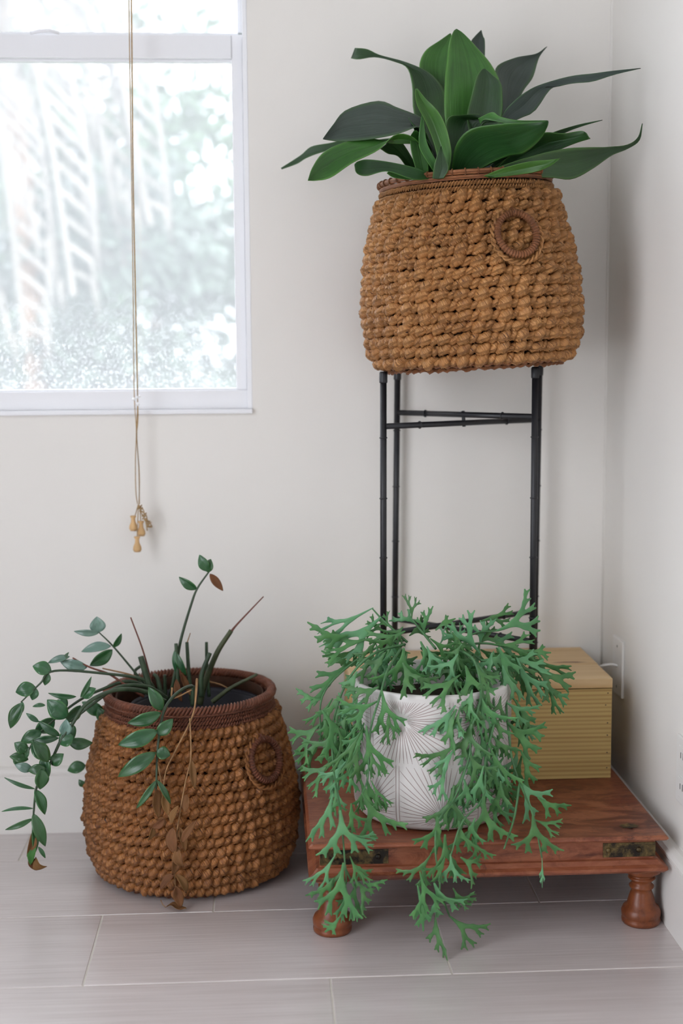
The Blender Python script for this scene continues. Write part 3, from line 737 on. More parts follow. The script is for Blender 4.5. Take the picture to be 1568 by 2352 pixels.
for s in range(5):
    V2, F2, H2 = antler(s)
    for bi, (bend, cup, tw) in enumerate(((.10, .25, .2), (.22, -.2, -.35), (.02, .35, .5), (.30, .1, .1))):
        V = []
        for (x, y), hgt in zip(V2, H2):
            z = bend*(-(y**2))*1.0+bend*.6*y + cup*x*x*.9 + .012*math.sin(9*y+7*x+s)
            a = tw*(y-.3)*.8; xx = x*math.cos(a)-0*math.sin(a); z += x*math.sin(a)
            z += .35*min(hgt, .03)        # raised middle of every tine
            V.append((xx, y, z))
        n = len(V); V += [(a_, b_, c_-.014-.55*min(h_, .03)) for (a_, b_, c_), h_ in zip(V, H2)]
        Fc = list(F2)+[tuple(n+i for i in reversed(f)) for f in F2]
        cnt = {}
        for f in F2:
            for q in range(len(f)):
                e = (f[q], f[(q+1) % len(f)]); cnt[e] = 1
        for (p, q) in list(cnt):
            if (q, p) not in cnt: Fc.append((q, p, n+p, n+q))
        me = bpy.data.meshes.new('antler_leaf'); me.from_pydata(V, [], Fc); me.materials.append(M['fern'])
        me.polygons.foreach_set('use_smooth', [True]*len(me.polygons)); me.update(); FERN[(s, bi)] = me
fern = thing('antler_fern', (PC[0], PC[1], PC[2]+.198), 'trailing green plant with antler-shaped leaves spilling from the white pot', 'plant')
FL = Vector(fern.location)
def fdepth(px, py):
    """how far forward the cascade hangs at this height of the plant"""
    side = abs(px-990)/300.
    if py < 1500: d = -.42
    elif py < 1900: d = -.42-.165*((py-1500)/400.)**.55
    else: d = -.640
    if py < 1900: d += .10*min(side, 1)**2*max(0, 1-(py-1500)/500.)
    return d
def clear_pot(px, py, d):
    p = at(px, py, d)
    if py > 1580 and p.z < PC.z+PH and p.z > PC.z-.002:
        for _ in range(3):
            dx = min(abs(at(px, py, d).x-PC.x), PR+.012); lim = PC.y-math.sqrt((PR+.0125)**2-dx*dx)
            if d > lim and d < PC.y+.05: d = lim
    return d
def fleaf(bx_, by, tx, ty, wpx, d=None, pr=None, roll=None, dt=0., flip=None):
    d0 = fdepth(bx_, by) if d is None else d; d1 = (fdepth(tx, ty) if d is None else d)+dt
    d0, d1 = clear_pot(bx_, by, d0), clear_pot(tx, ty, d1)
    A, B = at(bx_, by, d0), at(tx, ty, d1); L = B-A; l = L.normalized()
    view = (A-Vector(CAM)).normalized(); s = l.cross(view).normalized()
    roll = rr.uniform(-.5, .5) if roll is None else roll
    s = (Matrix.Rotation(roll, 3, l) @ s).normalized(); n = s.cross(l).normalized()
    if n.dot(view) > 0: n = -n; s = -s
    if pr is None: pr = rr.choice((0, 1, 3)) if wpx > 75 else rr.choice((1, 2, 3)) if wpx > 45 else 4
    span = {0: 1.14, 1: .80, 2: .63, 3: .96, 4: .46}[pr]
    Wm = wpx/pxm(d0)/span/max(math.cos(roll), .45)
    if flip is None: flip = rr.random() < .5
    sg = -1 if flip else 1
    me = FERN[(pr, rr.randrange(4))]; o = bpy.data.objects.new('leaf', me); COL.objects.link(o); o.parent = fern
    zs = (L.length+Wm)/2
    if flip: n2 = n; s = -s
    Mx = Matrix(((s.x*Wm, L.x, n.x*zs, A.x-FL.x), (s.y*Wm, L.y, n.y*zs, A.y-FL.y), (s.z*Wm, L.z, n.z*zs, A.z-FL.z), (0, 0, 0, 1)))
    o.matrix_local = Mx; return o
LEAVES = [
 # the crown, left half
 (855,1397,724,1470,62,-.36), (873,1419,765,1505,120,-.37), (853,1466,742,1492,80,-.38), (945,1421,944,1366,46,-.36), (974,1456,968,1398,50,-.37),
 (929,1450,852,1486,90,-.42), (927,1490,915,1572,135,-.50), (851,1519,805,1592,60,-.45), (884,1499,838,1560,80,-.46), (800,1531,701,1588,66,-.38),
 (925,1523,955,1594,64,-.53), (966,1474,998,1537,84,-.47), (955,1552,994,1582,54,-.52), (900,1440,868,1420,50,-.36), (925,1440,895,1470,70,-.40), (880,1450,840,1430,60,-.36),
 (950,1430,915,1402,60,-.35), (940,1460,985,1430,60,-.36), (905,1460,870,1500,70,-.43),
 # the crown, right half
 (1105,1426,1181,1408,56,-.38), (1141,1449,1236,1402,110,-.40), (1000,1447,1045,1420,38,-.38), (1100,1500,1046,1418,92,-.42), (1103,1476,1105,1418,62,-.38),
 (1100,1480,1140,1442,64,-.38), (1136,1480,1234,1490,60,-.40), (1203,1503,1266,1500,42,-.40), (1199,1505,1308,1556,64,-.40), (1216,1530,1312,1585,100,-.42),
 (1250,1555,1290,1642,60,-.42), (1181,1507,1232,1587,64,-.44), (1187,1512,1240,1627,72,-.45), (1145,1487,1190,1585,74,-.46), (1236,1552,1258,1604,48,-.42),
 (1069,1530,1090,1622,118,-.53), (1051,1503,1006,1558,84,-.50), (1056,1550,985,1610,84,-.54), (980,1485,1010,1545,70,-.48), (1031,1472,1087,1505,56,-.42),
 (1105,1516,1166,1522,40,-.44), (1154,1530,1180,1620,64,-.49), (1096,1530,1125,1585,66,-.52), (1040,1480,1075,1450,60,-.37), (1150,1500,1200,1540,66,-.42), (1180,1490,1225,1520,56,-.41),
 (1010,1480,1035,1440,46,-.36), (1130,1500,1110,1560,70,-.46), (1060,1480,1030,1530,70,-.45),
 # left cascade
 (819,1543,787,1608,64,-.50), (869,1578,803,1610,64,-.53), (876,1586,893,1690,92,-.555), (893,1630,893,1714,50,-.555), (866,1611,786,1645,92,-.55), (736,1606,684,1614,62,-.42),
 (763,1605,717,1675,64,-.44), (741,1633,800,1726,120,-.50), (740,1659,673,1722,92,-.44), (736,1697,686,1774,64,-.44), (783,1595,748,1658,74,-.47),
 (763,1683,726,1752,104,-.48), (832,1676,764,1784,62,-.56), (841,1669,860,1784,100,-.57), (822,1714,803,1802,54,-.575), (776,1673,800,1740,80,-.50),
 (763,1745,703,1806,84,-.47), (775,1760,736,1824,56,-.49), (793,1750,745,1817,74,-.51), (806,1743,799,1824,64,-.55), (763,1826,737,1938,60,-.60),
 (781,1863,786,1972,132,-.645), (832,1823,885,1922,118,-.60), (806,1846,814,1916,64,-.61), (852,1793,888,1860,46,-.58), (799,1912,864,1944,54,-.63), (776,1833,770,1870,54,-.56),
 (828,1790,850,1870,60,-.575), (800,1640,770,1700,70,-.49), (850,1720,868,1790,60,-.57),
 (770,1963,716,2046,64,-.645), (788,1984,778,2114,118,-.66), (793,2027,801,2122,70,-.645), (804,1968,836,2038,54,-.655), (818,2024,805,2104,76,-.645),
 (824,2027,855,2077,64,-.65), (835,2027,877,2047,52,-.64), (781,2105,744,2142,44,-.655), (765,2018,733,2076,64,-.65), (795,1990,760,2040,50,-.64), (812,1985,845,2015,50,-.64),
 # middle and right cascade
 (1104,1600,1128,1672,132,-.56), (1083,1664,1066,1745,114,-.575), (1165,1659,1240,1726,104,-.53), (1163,1614,1225,1650,78,-.51), (1045,1621,987,1703,56,-.555),
 (1054,1706,970,1764,84,-.575), (1123,1711,1165,1812,88,-.575), (1078,1735,1112,1802,96,-.585), (1196,1725,1237,1805,64,-.54), (1185,1785,1245,1872,104,-.57),
 (1235,1832,1292,1880,66,-.57), (1134,1692,1168,1746,66,-.55), (1019,1765,1007,1842,54,-.585), (1042,1805,1028,1900,114,-.59), (1109,1831,1118,1935,124,-.62),
 (1004,1877,996,1968,96,-.635), (1022,1918,1030,2025,100,-.645), (1053,1887,1072,1966,84,-.64), (1058,1969,1104,2008,84,-.65), (1083,1923,1115,1982,64,-.63),
 (1223,1874,1240,1968,122,-.645), (1226,1882,1290,1906,56,-.63), (1150,1795,1150,1879,66,-.58), (989,1963,942,2030,84,-.65), (964,2003,988,2097,84,-.66),
 (959,2035,972,2143,44,-.655), (997,2029,1024,2110,122,-.655), (1028,2065,1095,2066,46,-.64), (1000,2110,1000,2194,60,-.648), (1032,2104,1108,2160,90,-.630),
 (1034,1963,1040,2031,84,-.65), (1021,1970,992,2031,64,-.655), (1060,1650,1030,1700,70,-.56), (1110,1760,1090,1850,80,-.59), (1065,1790,1075,1860,70,-.59), (1130,1640,1150,1700,80,-.55),
 (1150,1600,1135,1660,70,-.53), (1080,1580,1060,1640,70,-.545), (1090,1880,1070,1950,70,-.63), (1140,1730,1135,1800,70,-.57), (1040,2040,1070,2085,60,-.645), (1244,1966,1244,2038,14,-.645)]
for L in LEAVES: fleaf(*L)
# shaded leaves deeper in the crown and behind the hanging ones
for i in range(52):
    x = rr.uniform(790, 1200); y = rr.uniform(1440, 1540); a = rr.uniform(-.9, .9)+(x-990)/260
    L = rr.uniform(60, 95); fleaf(x, y, x+L*math.sin(a), y+L*math.cos(a)*.8, rr.uniform(50, 80), rr.uniform(-.44, -.32))
for i in range(56):
    if i % 3 == 0: x = rr.uniform(740, 850); y = rr.uniform(1560, 1800)
    elif i % 3 == 1: x = rr.uniform(1030, 1160); y = rr.uniform(1560, 1850)
    else: x = rr.uniform(1080, 1200); y = rr.uniform(1540, 1760)
    L = rr.uniform(60, 100); a = rr.uniform(-.6, .6); d = fdepth(x, y)+.012
    if math.hypot(at(x, y, d).x-PC.x, d-PC.y) < PR+.012: d = PC.y-math.sqrt(max(0, (PR+.014)**2-(at(x, y, d).x-PC.x)**2))
    fleaf(x, y, x+L*math.sin(a), y+L*math.cos(a), rr.uniform(40, 70), d)
STEMS = [[(930,1480,-.42),(860,1500,-.46),(800,1560,-.48),(765,1660,-.49),(765,1760,-.52),(782,1870,-.60),(792,1985,-.648),(795,2030,-.652)],
 [(935,1475,-.40),(880,1425,-.37),(855,1398,-.36)], [(930,1470,-.38),(880,1480,-.38),(800,1530,-.40),(740,1600,-.42),(736,1700,-.45)],
 [(920,1490,-.44),(890,1540,-.52),(872,1600,-.55),(850,1680,-.56),(845,1780,-.575),(832,1825,-.595)],
 [(1050,1490,-.42),(1090,1520,-.50),(1104,1600,-.555),(1080,1680,-.572),(1078,1735,-.58),(1045,1830,-.595),(1005,1890,-.63),(1000,1960,-.648),(1010,2030,-.655),(1000,2110,-.65)],
 [(1060,1490,-.42),(1120,1560,-.50),(1135,1650,-.55),(1115,1740,-.575),(1110,1830,-.61),(1060,1890,-.64),(1035,1965,-.65)],
 [(1070,1490,-.40),(1150,1560,-.46),(1165,1660,-.52),(1175,1740,-.55),(1190,1790,-.57),(1224,1874,-.63),(1240,1950,-.642),(1244,1970,-.645)],
 [(1050,1485,-.40),(1120,1478,-.39),(1200,1503,-.40),(1250,1556,-.42)], [(1040,1480,-.39),(1090,1455,-.39),(1141,1449,-.40)],
 [(1000,1490,-.42),(985,1470,-.39),(975,1456,-.37)], [(1000,1490,-.42),(960,1440,-.38),(945,1421,-.36)], [(1193,1800,-.575),(1180,1880,-.60),(1157,1950,-.645)],
 [(790,1990,-.648),(815,2040,-.648)], [(1010,2050,-.654),(1032,2104,-.63)]]
for S in STEMS:
    P = spline([tuple(at(p[0], p[1], clear_pot(*p))) for p in S], max(8, len(S)*5)); tb('stem', P, np.linspace(.0024, .0013, len(P)), M['fern_stem'], fern, 7)

# ------------------------------------------------------------------ broad leaves of the upper plant
asp = thing('broadleaf_plant', (UB.x, UB.y, UB.z+.30), 'broad-leaved dark green plant in the raised tan basket', 'plant')
def bleaf(st, d0, d1, mat, tilt=0., fold=.18, wave=.05, seed=0, nl=30, nw=26):
    st = np.array(st, float); rl = random.Random(seed)
    E = spline(st, nl); V, UV = [], []; Ls = 0; prev = None
    for i in range(nl):
        t_ = i/(nl-1); d = d0+(d1-d0)*t_
        A = at(E[i][0], E[i][1], d-tilt*.5*math.sin(min(t_*1.2, 1)*PI)); B = at(E[i][2], E[i][3], d+tilt*.5*math.sin(min(t_*1.2, 1)*PI))
        c = (A+B)/2; W = (B-A).length
        if prev is not None: Ls += (c-prev).length
        prev = c
        for j in range(nw+1):
            v = j/nw; p = A.lerp(B, v); s = abs(v-.5)*2
            dy = W*fold*(1-s)+W*wave*math.sin(9*t_+seed+4*v)*s*.6+.0008*min(1, W*30)*math.cos(2*PI*13*v)-.0016*math.exp(-((v-.5)/.03)**2)
            V.append(p+Vector((0, dy, -.15*dy))); UV.append((Ls*9, v))
    Fc = [(i*(nw+1)+j, i*(nw+1)+j+1, (i+1)*(nw+1)+j+1, (i+1)*(nw+1)+j) for i in range(nl-1) for j in range(nw)]
    o = mesh('leaf', V, Fc, mat, asp, True, False, UV)
    md = o.modifiers.new('t', 'SOLIDIFY'); md.thickness = .0011; md.offset = 0; return o
G_, B_, Y_ = M['leaf_big'], M['leaf_bright'], M['leaf_sheen']
bleaf([(1080,200,1112,200),(1078,140,1113,144),(1081,99,1113,96),(1090,84,1109,84),(1104,70,1105,70)], -.14, -.11, Y_, seed=1)
bleaf([(1010,400,1060,400),(990,260,1050,260),(972,190,1045,190),(963,150,1045,145),(977,116,1042,114),(1010,93,1038,95),(1033,77,1035,77)], -.19, -.14, M['leaf_bright'], seed=2)
bleaf([(1120,400,1160,400),(1145,270,1175,280),(1141,195,1198,215),(1140,153,1222,180),(1181,133,1234,142),(1230,124,1241,126),(1254,108,1256,107)], -.19, -.13, Y_, .03, seed=3)
bleaf([(1040,400,1110,400),(1022,285,1140,300),(1021,200,1150,208),(1026,140,1130,152),(1032,96,1094,107),(1041,73,1065,78),(1047,67,1049,67)], -.25, -.20, B_, .02, .10, seed=4)
bleaf([(1085,340,1130,340),(1072,272,1150,275),(1082,222,1154,226),(1093,180,1150,190),(1103,163,1130,172),(1110,158,1114,158)], -.28, -.26, G_, seed=5, fold=.25)
bleaf([(1060,405,1110,405),(1130,320,1160,335),(1153,264,1181,280),(1181,231,1226,256),(1215,206,1262,206),(1249,192,1286,197),(1310,175,1316,191),(1361,169,1361,187),(1406,163,1412,171),(1469,157,1471,157)], -.25, -.31, Y_, .02, .12, .03, 6)
bleaf([(1020,405,1050,405),(975,330,1015,330),(950,258,1023,264),(946,196,1022,212),(934,156,990,170),(905,141,932,143),(862,131,873,127),(824,136,843,113),(806,134,815,110)], -.25, -.10, G_, -.02, .14, .04, 7)
bleaf([(1000,372,1004,384),(955,322,958,334),(890,318,890,330),(820,332,812,318),(745,348,757,329),(705,362,715,337),(682,376,690,357),(647,389,645,386)], -.14, -.07, G_, .01, seed=8)
bleaf([(1010,400,1030,405),(990,340,1000,350),(965,305,972,290),(957,292,966,270),(912,307,912,248),(844,320,867,232),(788,325,795,252),(760,323,765,286),(742,320,742,318)], -.28, -.36, Y_, .05, .12, .05, 9)
bleaf([(1000,400,1015,405),(960,325,966,335),(912,308,905,330),(867,345,848,318),(811,373,792,326),(760,408,742,350),(725,415,717,385),(708,415,707,414)], -.30, -.42, B_, .05, .16, .04, 10)
bleaf([(965,402,942,398),(955,378,915,360),(925,330,890,352),(903,314,873,342)], -.24, -.29, G_, seed=11)
bleaf([(960,408,985,408),(945,350,980,350),(942,316,968,312),(950,300,957,300)], -.30, -.33, B_, seed=12)
bleaf([(985,408,1000,408),(965,350,990,340),(950,295,975,300),(938,270,950,290)], -.27, -.33, G_, seed=13)
bleaf([(940,412,965,412),(905,408,925,400),(888,398,900,385)], -.35, -.37, B_, seed=14)
bleaf([(1000,408,985,402),(950,413,957,386),(889,394,901,374),(842,403,845,367),(819,398,822,370),(814,380,815,376)], -.34, -.46, G_, .03, .1, .09, 15)
bleaf([(1030,400,1060,400),(1024,330,1090,330),(1027,272,1110,285),(1062,264,1132,280),(1100,262,1142,280)], -.26, -.30, G_, seed=16)
bleaf([(1060,400,1200,402),(1080,330,1225,350),(1120,300,1195,320),(1150,290,1160,290)], -.20, -.24, G_, seed=17)
bleaf([(1100,405,1180,405),(1200,340,1262,360),(1235,330,1275,340),(1290,318,1300,322)], -.22, -.24, G_, seed=18)
bleaf([(1160,380,1180,390),(1225,325,1240,345),(1270,304,1290,309),(1325,287,1330,292),(1382,276,1383,276)], -.24, -.30, G_, .01, seed=19)
bleaf([(1130,395,1150,405),(1195,335,1215,375),(1243,306,1270,350),(1293,306,1318,330),(1338,301,1350,320),(1354,318,1355,319)], -.28, -.38, G_, .03, seed=20)
bleaf([(1110,395,1130,408),(1215,360,1258,407),(1293,342,1312,411),(1350,338,1358,389),(1394,337,1404,357),(1438,333,1440,342),(1464,316,1468,322),(1474,284,1475,284)], -.33, -.315, G_, .04, .12, .03, 21)
bleaf([(1035,408,1070,410),(1044,340,1115,382),(1078,298,1165,360),(1142,284,1203,352),(1200,281,1240,320),(1245,280,1256,293),(1258,277,1259,281)], -.32, -.46, G_, .05, .12, .05, 22)
bleaf([(1103,285,1098,272),(1112,275,1130,258),(1140,279,1148,268),(1180,286,1186,276),(1230,284,1232,277),(1256,279,1257,277)], -.37, -.44, B_, -.02, .1, .02, 23)
bleaf([(1110,404,1130,408),(1160,384,1182,402),(1215,371,1230,394),(1265,367,1263,381),(1284,364,1286,364)], -.38, -.44, B_, .03, seed=24)
bleaf([(1000,410,1028,410),(1004,360,1036,362),(990,310,1034,330),(972,270,1022,285),(958,242,1003,252),(953,217,978,228),(954,204,958,203)], -.35, -.38, B_, -.03, .35, .03, 25)
bleaf([(993,410,1018,410),(997,380,1030,385),(1006,350,1018,352),(1012,335,1013,335)], -.37, -.39, G_, seed=26)
bleaf([(1005,408,1025,408),(968,350,985,340),(962,320,975,300),(968,262,972,262)], -.33, -.34, B_, seed=27)
m = MB(); m.lathe([(0, .300), (.10, .302), (.138, .298), (.138, .27), (0, .27)], UB, 40); m.build('soil', M['soil'], asp)

# ------------------------------------------------------------------ sparse glossy plant in the floor basket
zz = thing('glossy_leaved_plant', (LB.x, LB.y, .27), 'sparse leggy plant with glossy oval leaves drooping from the floor basket', 'plant')
m = MB(); m.lathe([(0, .215), (.09, .217), (.110, .213)], LB, 40)
for i in range(len(m.v)): x, y, z = m.v[i]; m.v[i] = (x, y, z+.006*noise.noise(Vector((x*50, y*50, 3))))
m.build('soil', M['soil'], zz)
pot = thing('nursery_pot', (LB.x+.01, LB.y, .02), 'black plastic nursery pot inside the darker floor basket', 'pot')
m = MB(); c0 = (LB.x+.012, LB.y, 0)
m.lathe([(0, .012), (.10, .012), (.121, .30), (.121, .318), (.126, .322), (.129, .318), (.129, .308), (.126, .308), (.126, .318), (.118, .314), (.100, .03), (0, .03)], c0, 64); m.build('pot_body', M['nursery'], pot)
for o in [x for x in COL.objects if x.name.startswith('soil') and x.parent == zz]: pass

def sleaf(bx_, by, tx, ty, wpx, d0, d1=None, mat='leaf_zz', fold=.25, curl=.12, roll=None):
    d1 = d0 if d1 is None else d1
    A, B = at(bx_, by, d0), at(tx, ty, d1); L = B-A; l = L.normalized(); view = (A-Vector(CAM)).normalized()
    s = l.cross(view).normalized(); roll = rr.uniform(-.45, .45) if roll is None else roll
    s = Matrix.Rotation(roll, 3, l) @ s; n = s.cross(l).normalized()
    if n.dot(view) > 0: n = -n
    W = wpx/pxm(d0)/max(.5, math.cos(roll))/2; nl, nw = 12, 6; V, UV = [], []
    for i in range(nl+1):
        u = i/nl; wd = math.sin(PI*u**.85)**.85*W*(1 if u < .97 else .6)+.0003 if 0 < u < 1 else .0004
        c = A+L*u+n*(curl*L.length*math.sin(PI*u))
        for j in range(nw+1):
            v = j/nw*2-1; V.append(c+s*(v*wd)+n*(fold*wd*abs(v)+.04*wd*math.sin(12*u+v*3))); UV.append((u, j/nw))
    Fc = [(i*(nw+1)+j, i*(nw+1)+j+1, (i+1)*(nw+1)+j+1, (i+1)*(nw+1)+j) for i in range(nl) for j in range(nw)]
    o = mesh('leaf', V, Fc, M[mat], zz, True, False, UV); md = o.modifiers.new('t', 'SOLIDIFY'); md.thickness = .0007; md.offset = 0
    if mat == 'leaf_dead': o['label'] = 'dried brown leaf'
    return o
def zstem(pts, r0, r1, mat='stem_zz', n=8):
    P = spline([tuple(at(*p)) for p in pts], max(10, len(pts)*6)); return tb('stem', P, np.linspace(r0, r1, len(P)), M[mat], zz, n)
# upright stems and cut stubs
zstem([(388,1612,-.22),(402,1545,-.22),(415,1470,-.22),(440,1385,-.22),(454,1350,-.22),(482,1310,-.22)], .0036, .0015)
zstem([(352,1585,-.24),(330,1500,-.24),(300,1418,-.24)], .0018, .0013, 'stem_red')
zstem([(352,1600,-.25),(338,1560,-.25),(323,1508,-.25)], .0065, .0055)
zstem([(458,1618,-.20),(470,1570,-.20),(498,1500,-.20),(531,1448,-.20)], .0065, .0045, 'stem_cut')
zstem([(531,1450,-.20),(548,1430,-.20),(605,1370,-.20)], .0025, .0011, 'stem_red')
zstem([(440,1610,-.21),(433,1540,-.21),(429,1475,-.21)], .0042, .0032)
zstem([(429,1478,-.21),(437,1454,-.21)], .0012, .0008, 'stem_dry')
zstem([(480,1600,-.17),(475,1530,-.17),(474,1475,-.17)], .0036, .0030)
zstem([(462,1600,-.22),(463,1550,-.22),(482,1500,-.22)], .005, .004)
zstem([(410,1600,-.23),(407,1540,-.23),(404,1478,-.23)], .0040, .0034)
zstem([(488,1612,-.25),(530,1580,-.26),(590,1549,-.27)], .0046, .0026, 'stem_cut')
zstem([(480,1566,-.16),(505,1572,-.17),(522,1580,-.18)], .002, .001, 'stem_dry')
zstem([(380,1600,-.2),(378,1550,-.2)], .004, .003); zstem([(372,1610,-.24),(362,1560,-.24),(352,1548,-.24)], .005, .003)
zstem([(443,1620,-.27),(443,1575,-.27)], .005, .004); zstem([(235,1535,-.2),(300,1550,-.2),(330,1565,-.2)], .0014, .0022, 'stem_dry')
# arching stems to the left
zstem([(345,1585,-.22),(320,1556,-.22),(262,1487,-.22),(228,1453,-.22)], .0028, .0012, 'stem_zz')
zstem([(330,1600,-.25),(283,1570,-.26),(250,1548,-.26),(205,1532,-.27),(167,1511,-.28)], .0028, .0013, 'stem_red')
zstem([(360,1595,-.24),(335,1562,-.25),(240,1547,-.27),(125,1541,-.29),(92,1570,-.30),(48,1613,-.31)], .0034, .0013)
zstem([(385,1605,-.24),(340,1578,-.27),(275,1577,-.31),(222,1610,-.33),(165,1655,-.33)], .0042, .0026)
zstem([(380,1612,-.26),(330,1588,-.29),(265,1585,-.33),(200,1615,-.35),(165,1665,-.36),(140,1700,-.36),(110,1765,-.36),(85,1805,-.36),(77,1870,-.36),(74,1925,-.36)], .0048, .0014)
zstem([(375,1600,-.22),(300,1565,-.25),(230,1585,-.28),(180,1610,-.30),(128,1650,-.31),(85,1690,-.32),(55,1745,-.32)], .0038, .0014)
zstem([(330,1580,-.16),(310,1545,-.16),(322,1530,-.16)], .003, .003)
# front stem over the rim and its dry tail
zstem([(440,1576,-.30),(425,1580,-.345),(400,1598,-.378),(380,1625,-.40),(370,1660,-.415),(362,1720,-.432),(359,1790,-.440),(358,1825,-.442)], .0036, .0016)
zstem([(448,1610,-.33),(452,1560,-.35),(450,1600,-.377),(440,1650,-.405),(400,1730,-.43),(380,1775,-.435),(370,1850,-.437)], .0022, .0009, 'stem_dry')
zstem([(436,1650,-.41),(438,1740,-.438),(425,1800,-.440),(408,1900,-.437),(400,1990,-.432),(405,2055,-.435)], .0014, .0012, 'stem_dry')
zstem([(362,1750,-.437),(376,1830,-.44),(392,1890,-.44)], .0012, .0008, 'stem_dry')
zstem([(395,1580,-.36),(398,1603,-.375),(440,1585,-.36)], .0018, .0014, 'stem_dry')
Z = [(478,1312,458,1274,24,-.22),(476,1314,484,1284,24,-.22),(452,1353,411,1325,20,-.22),(400,1495,428,1552,15,-.23),(403,1490,404,1545,10,-.23),
 (260,1487,279,1455,13,-.22),(258,1492,206,1529,28,-.22),(118,1541,75,1530,32,-.29),(110,1545,103,1574,18,-.29),(82,1578,36,1590,34,-.30),(82,1580,74,1608,20,-.30),(52,1614,24,1673,28,-.31),(52,1612,50,1638,13,-.31),
 (145,1520,158,1498,8,-.28),(185,1602,210,1554,11,-.33),(190,1602,220,1581,26,-.33),(175,1600,111,1592,12,-.33),(155,1648,108,1607,42,-.34),(155,1622,131,1608,24,-.30),(104,1620,75,1623,9,-.32),
 (138,1690,89,1656,18,-.35),(89,1658,60,1638,12,-.35),(125,1650,80,1680,34,-.31),(96,1680,48,1704,30,-.32),(135,1695,66,1704,18,-.35),(64,1725,33,1706,28,-.32),(72,1710,116,1746,38,-.37),(168,1690,135,1708,36,-.36),
 (157,1705,213,1706,28,-.31),(119,1757,146,1731,28,-.36),(240,1640,188,1612,30,-.22),(225,1652,245,1632,22,-.22),(197,1758,155,1770,28,-.18),(65,1745,22,1738,24,-.32),(60,1733,66,1715,10,-.32),
 (110,1750,75,1700,30,-.38),(105,1765,64,1770,24,-.37),(66,1722,60,1742,9,-.32),(80,1812,10,1786,9,-.36),(95,1766,92,1813,32,-.375),(80,1813,103,1871,24,-.36),(76,1857,4,1864,8,-.36),(76,1880,12,1906,13,-.36),
 (76,1868,104,1944,28,-.36),(76,1900,80,1960,15,-.36),(88,1945,104,1971,9,-.36),(196,1806,181,1790,14,-.20),(372,1632,341,1578,30,-.405),(370,1637,293,1661,30,-.42),(362,1688,397,1651,30,-.43),(362,1678,271,1711,38,-.435),
 (359,1728,391,1735,30,-.445),(358,1728,271,1784,36,-.445),(359,1792,313,1857,15,-.45),(361,1792,392,1847,13,-.45),(150,1660,168,1700,26,-.34),(185,1620,150,1660,26,-.31),(100,1735,112,1785,26,-.36),(48,1755,30,1738,18,-.32),(245,1655,225,1625,26,-.24)]
for q in Z: sleaf(*q[:6])
for q in [(228,1453,170,1450,15,-.22),(226,1453,222,1416,36,-.22),(255,1484,187,1497,22,-.22),(200,1533,138,1519,28,-.27),(160,1508,110,1523,15,-.28),(150,1690,152,1652,28,-.36),(75,1768,34,1756,22,-.36)]: sleaf(*q[:6], mat='leaf_pale')
sleaf(80, 1925, 70, 1987, 19, -.36, mat='leaf_bright')
for q in [(482,1318,512,1357,18,-.22),(76,1908,62,1967,18,-.36),(82,1968,108,1990,18,-.36),(72,1960,84,1999,16,-.35),(360,1812,364,1880,22,-.445),(376,1822,386,1872,20,-.445),(440,1745,447,1812,16,-.443),
 (430,1825,424,1865,20,-.443),(397,1900,402,1962,26,-.44),(418,1935,452,1883,16,-.445),(408,1945,421,1990,22,-.44),(400,2008,368,2043,18,-.438),(404,2008,428,2052,18,-.438),(404,2035,416,2084,24,-.437),(362,1880,380,1895,18,-.445),
 (378,1880,350,1902,16,-.446),(412,1900,425,1955,16,-.44),(395,1890,410,1850,14,-.445),(400,1960,395,2010,20,-.437),(405,1560,418,1612,16,-.25),(415,1545,440,1600,14,-.24),(350,1900,340,1930,12,-.445)]:
    sleaf(*q[:6], mat='leaf_dead', fold=rr.uniform(.3, .8), curl=rr.uniform(-.1, .3), roll=rr.uniform(-.9, .9))
# one dry leaf lying on the tiles
fl = thing('fallen_leaf', at(396, 2085, -.45).to_tuple()[:2]+(0,), 'curled dry brown leaf fallen on the floor before the basket', 'leaf')
def flat_leaf():
    A, B = Vector((-.188, -.428, .004)), Vector((-.150, -.447, .004)); L = B-A; s = Vector((-L.y, L.x, 0)).normalized(); V = []; UV = []
    for i in range(13):
        u = i/12; wd = .008*math.sin(PI*u)**.8+.0004
        for j in range(7):
            v = j/3-1; V.append(A+L*u+s*(v*wd)+Vector((0, 0, .006*math.sin(PI*u*1.3)**2+.5*wd*v*v+.002*math.sin(9*u)))); UV.append((u, j/6))
    o = mesh('leaf_blade', V, [(i*7+j, i*7+j+1, i*7+j+8, i*7+j+7) for i in range(12) for j in range(6)], M['leaf_dead'], fl, True, False, UV)
    o.modifiers.new('t', 'SOLIDIFY').thickness = .0007
    tb('leaf_stalk', [A, A+Vector((-.006, .004, .004)), A+Vector((-.010, .010, .010))], .0007, M['stem_dry'], fl, 6)
flat_leaf()

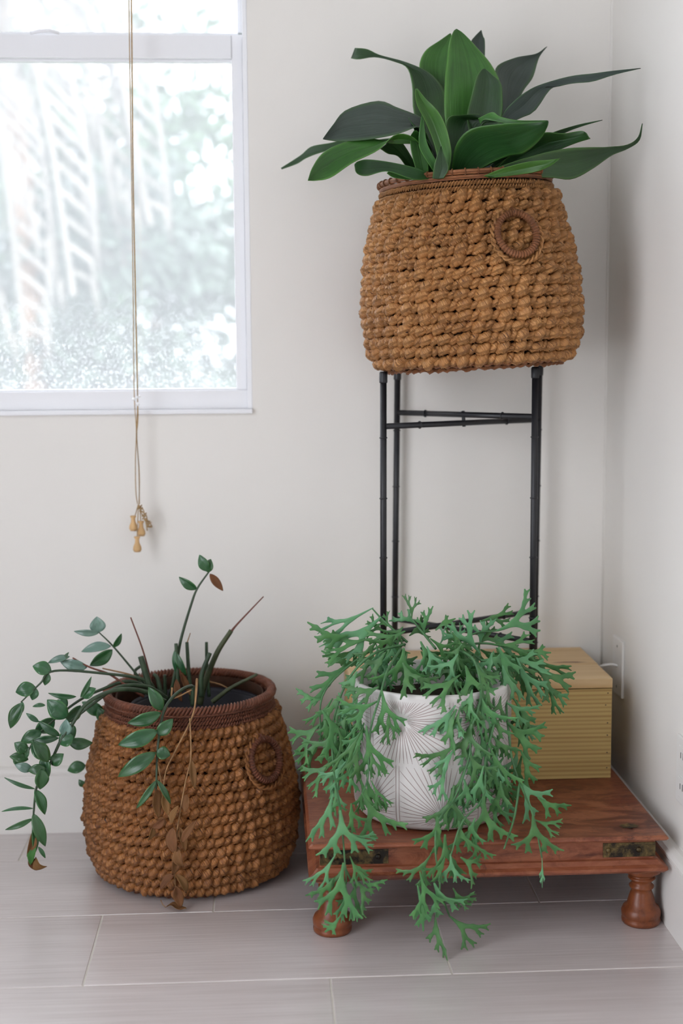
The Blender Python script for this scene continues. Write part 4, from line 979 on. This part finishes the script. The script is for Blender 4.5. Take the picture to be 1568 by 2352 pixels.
# ------------------------------------------------------------------ blind cord with wooden knobs
t = thing('blind_cord', (-.26, -.04, .62), 'long beige blind cord with three wooden knobs, hanging before the window', 'cord')
D = -.04
def cordline(pts, nm='cord_strand'):
    P = spline([tuple(at(*p)) for p in pts], 30); return tb(nm, P, .00095, M['cord'], t, 7)
cordline([(296,-60,D),(297,80,D),(302,400,D),(306,700,D),(308,900,D),(313,985,D),(311,1060,D),(312,1130,D),(316,1158,D)])
cordline([(301,-60,D),(302,80,D),(305,400,D),(311,700,D),(315,880,D),(317,960,D),(314,1000,D),(319,1080,D),(320,1158,D)])
cordline([(302,-60,D),(303,80,D),(306,400,D),(312,700,D),(316,900,D),(314,1000,D),(320,1090,D),(319,1158,D)])
def knob(px, py, s=1.0, d=D, label=None):
    c = at(px, py, d); m = MB()
    m.lathe([(0, -.0165*s), (.006*s, -.0160*s), (.0085*s, -.0115*s), (.0080*s, -.006*s), (.0045*s, .002*s), (.0040*s, .009*s), (.0062*s, .013*s), (.0055*s, .0145*s), (.002*s, .0145*s), (0, .0145*s)], c, 24)
    m.build('cord_knob', M['knob'], t)
knob(306, 1201); knob(324, 1213, 1.0, -.032); knob(315, 1249, 1.02, -.046)
cordline([(317,1160,D),(313,1175,D),(309,1188,D)]); cordline([(318,1160,D),(316,1200,-.05),(315,1236,-.046)]); cordline([(320,1160,D),(322,1180,D),(323,1200,-.032)])
rc = random.Random(3); P = [at(318, 1158, D)]
for i in range(34):
    u = i/33; P.append(at(320+u*24+6*math.sin(i*2.1)+rc.uniform(-2, 2), 1163+u*48+5*math.cos(i*2.6), D+rc.uniform(-.004, .004)))
tb('cord_knot', spline([tuple(p) for p in P], 190), .0011, M['cord'], t, 6)
tb('cord_end', [at(335, 1195, D), at(338, 1219, D)], .0013, M['cord'], t, 6)
m = MB()
for px, py, r in ((307, 917, .0035), (314, 913, .0035), (320, 910, .0028), (316, 928, .0040)):
    c = at(px, py, D-.002); m.lathe([(0, -r), (r*.7, -r*.7), (r, 0), (r*.7, r*.7), (0, r)], c, 12)
m.build('cord_clip', M['clear'], t)

# ------------------------------------------------------------------ wall plates on the right wall
def plate_r(name, y0, y1, z0, z1, label, cat):
    tt = thing(name, (XR, (y0+y1)/2, (z0+z1)/2), label, cat)
    bx('cover_plate', (XR-.0055, y0, z0), (XR, y1, z1), M['plate'], tt, .002); return tt
t = plate_r('cable_plate', -.181, -.106, .303, .417, 'white wall plate with a cable, on right wall behind the box', 'wall plate')
for z in (.401, .319):
    m = MB(); m.lathe([(0, .001), (.002, .001), (.003, 0)], (0, 0, 0), 12); mesh('screw', [(XR-.0055-c, -.143+a, z+b) for a, b, c in m.v], m.f, M['steel'], t)
tb('cable', spline([(XR-.004, -.146, .362), (XR-.020, -.140, .363), (XR-.036, -.118, .352), (XR-.045, -.07, .32), (XR-.03, -.04, .25)], 18), .0030, M['plate'], t, 8)
t = plate_r('wall_outlet', -.625, -.549, .222, .338, 'white double power outlet on right wall at picture edge', 'outlet')
for z in (.252, .306):
    bx('socket', (XR-.0075, -.606, z-.018), (XR-.005, -.568, z+.018), M['plate'], t, .0015)
    bx('socket_slot', (XR-.0078, -.595, z-.002), (XR-.0074, -.592, z+.010), M['slot'], t, .0002)
    bx('socket_slot', (XR-.0078, -.582, z-.002), (XR-.0074, -.579, z+.008), M['slot'], t, .0002)
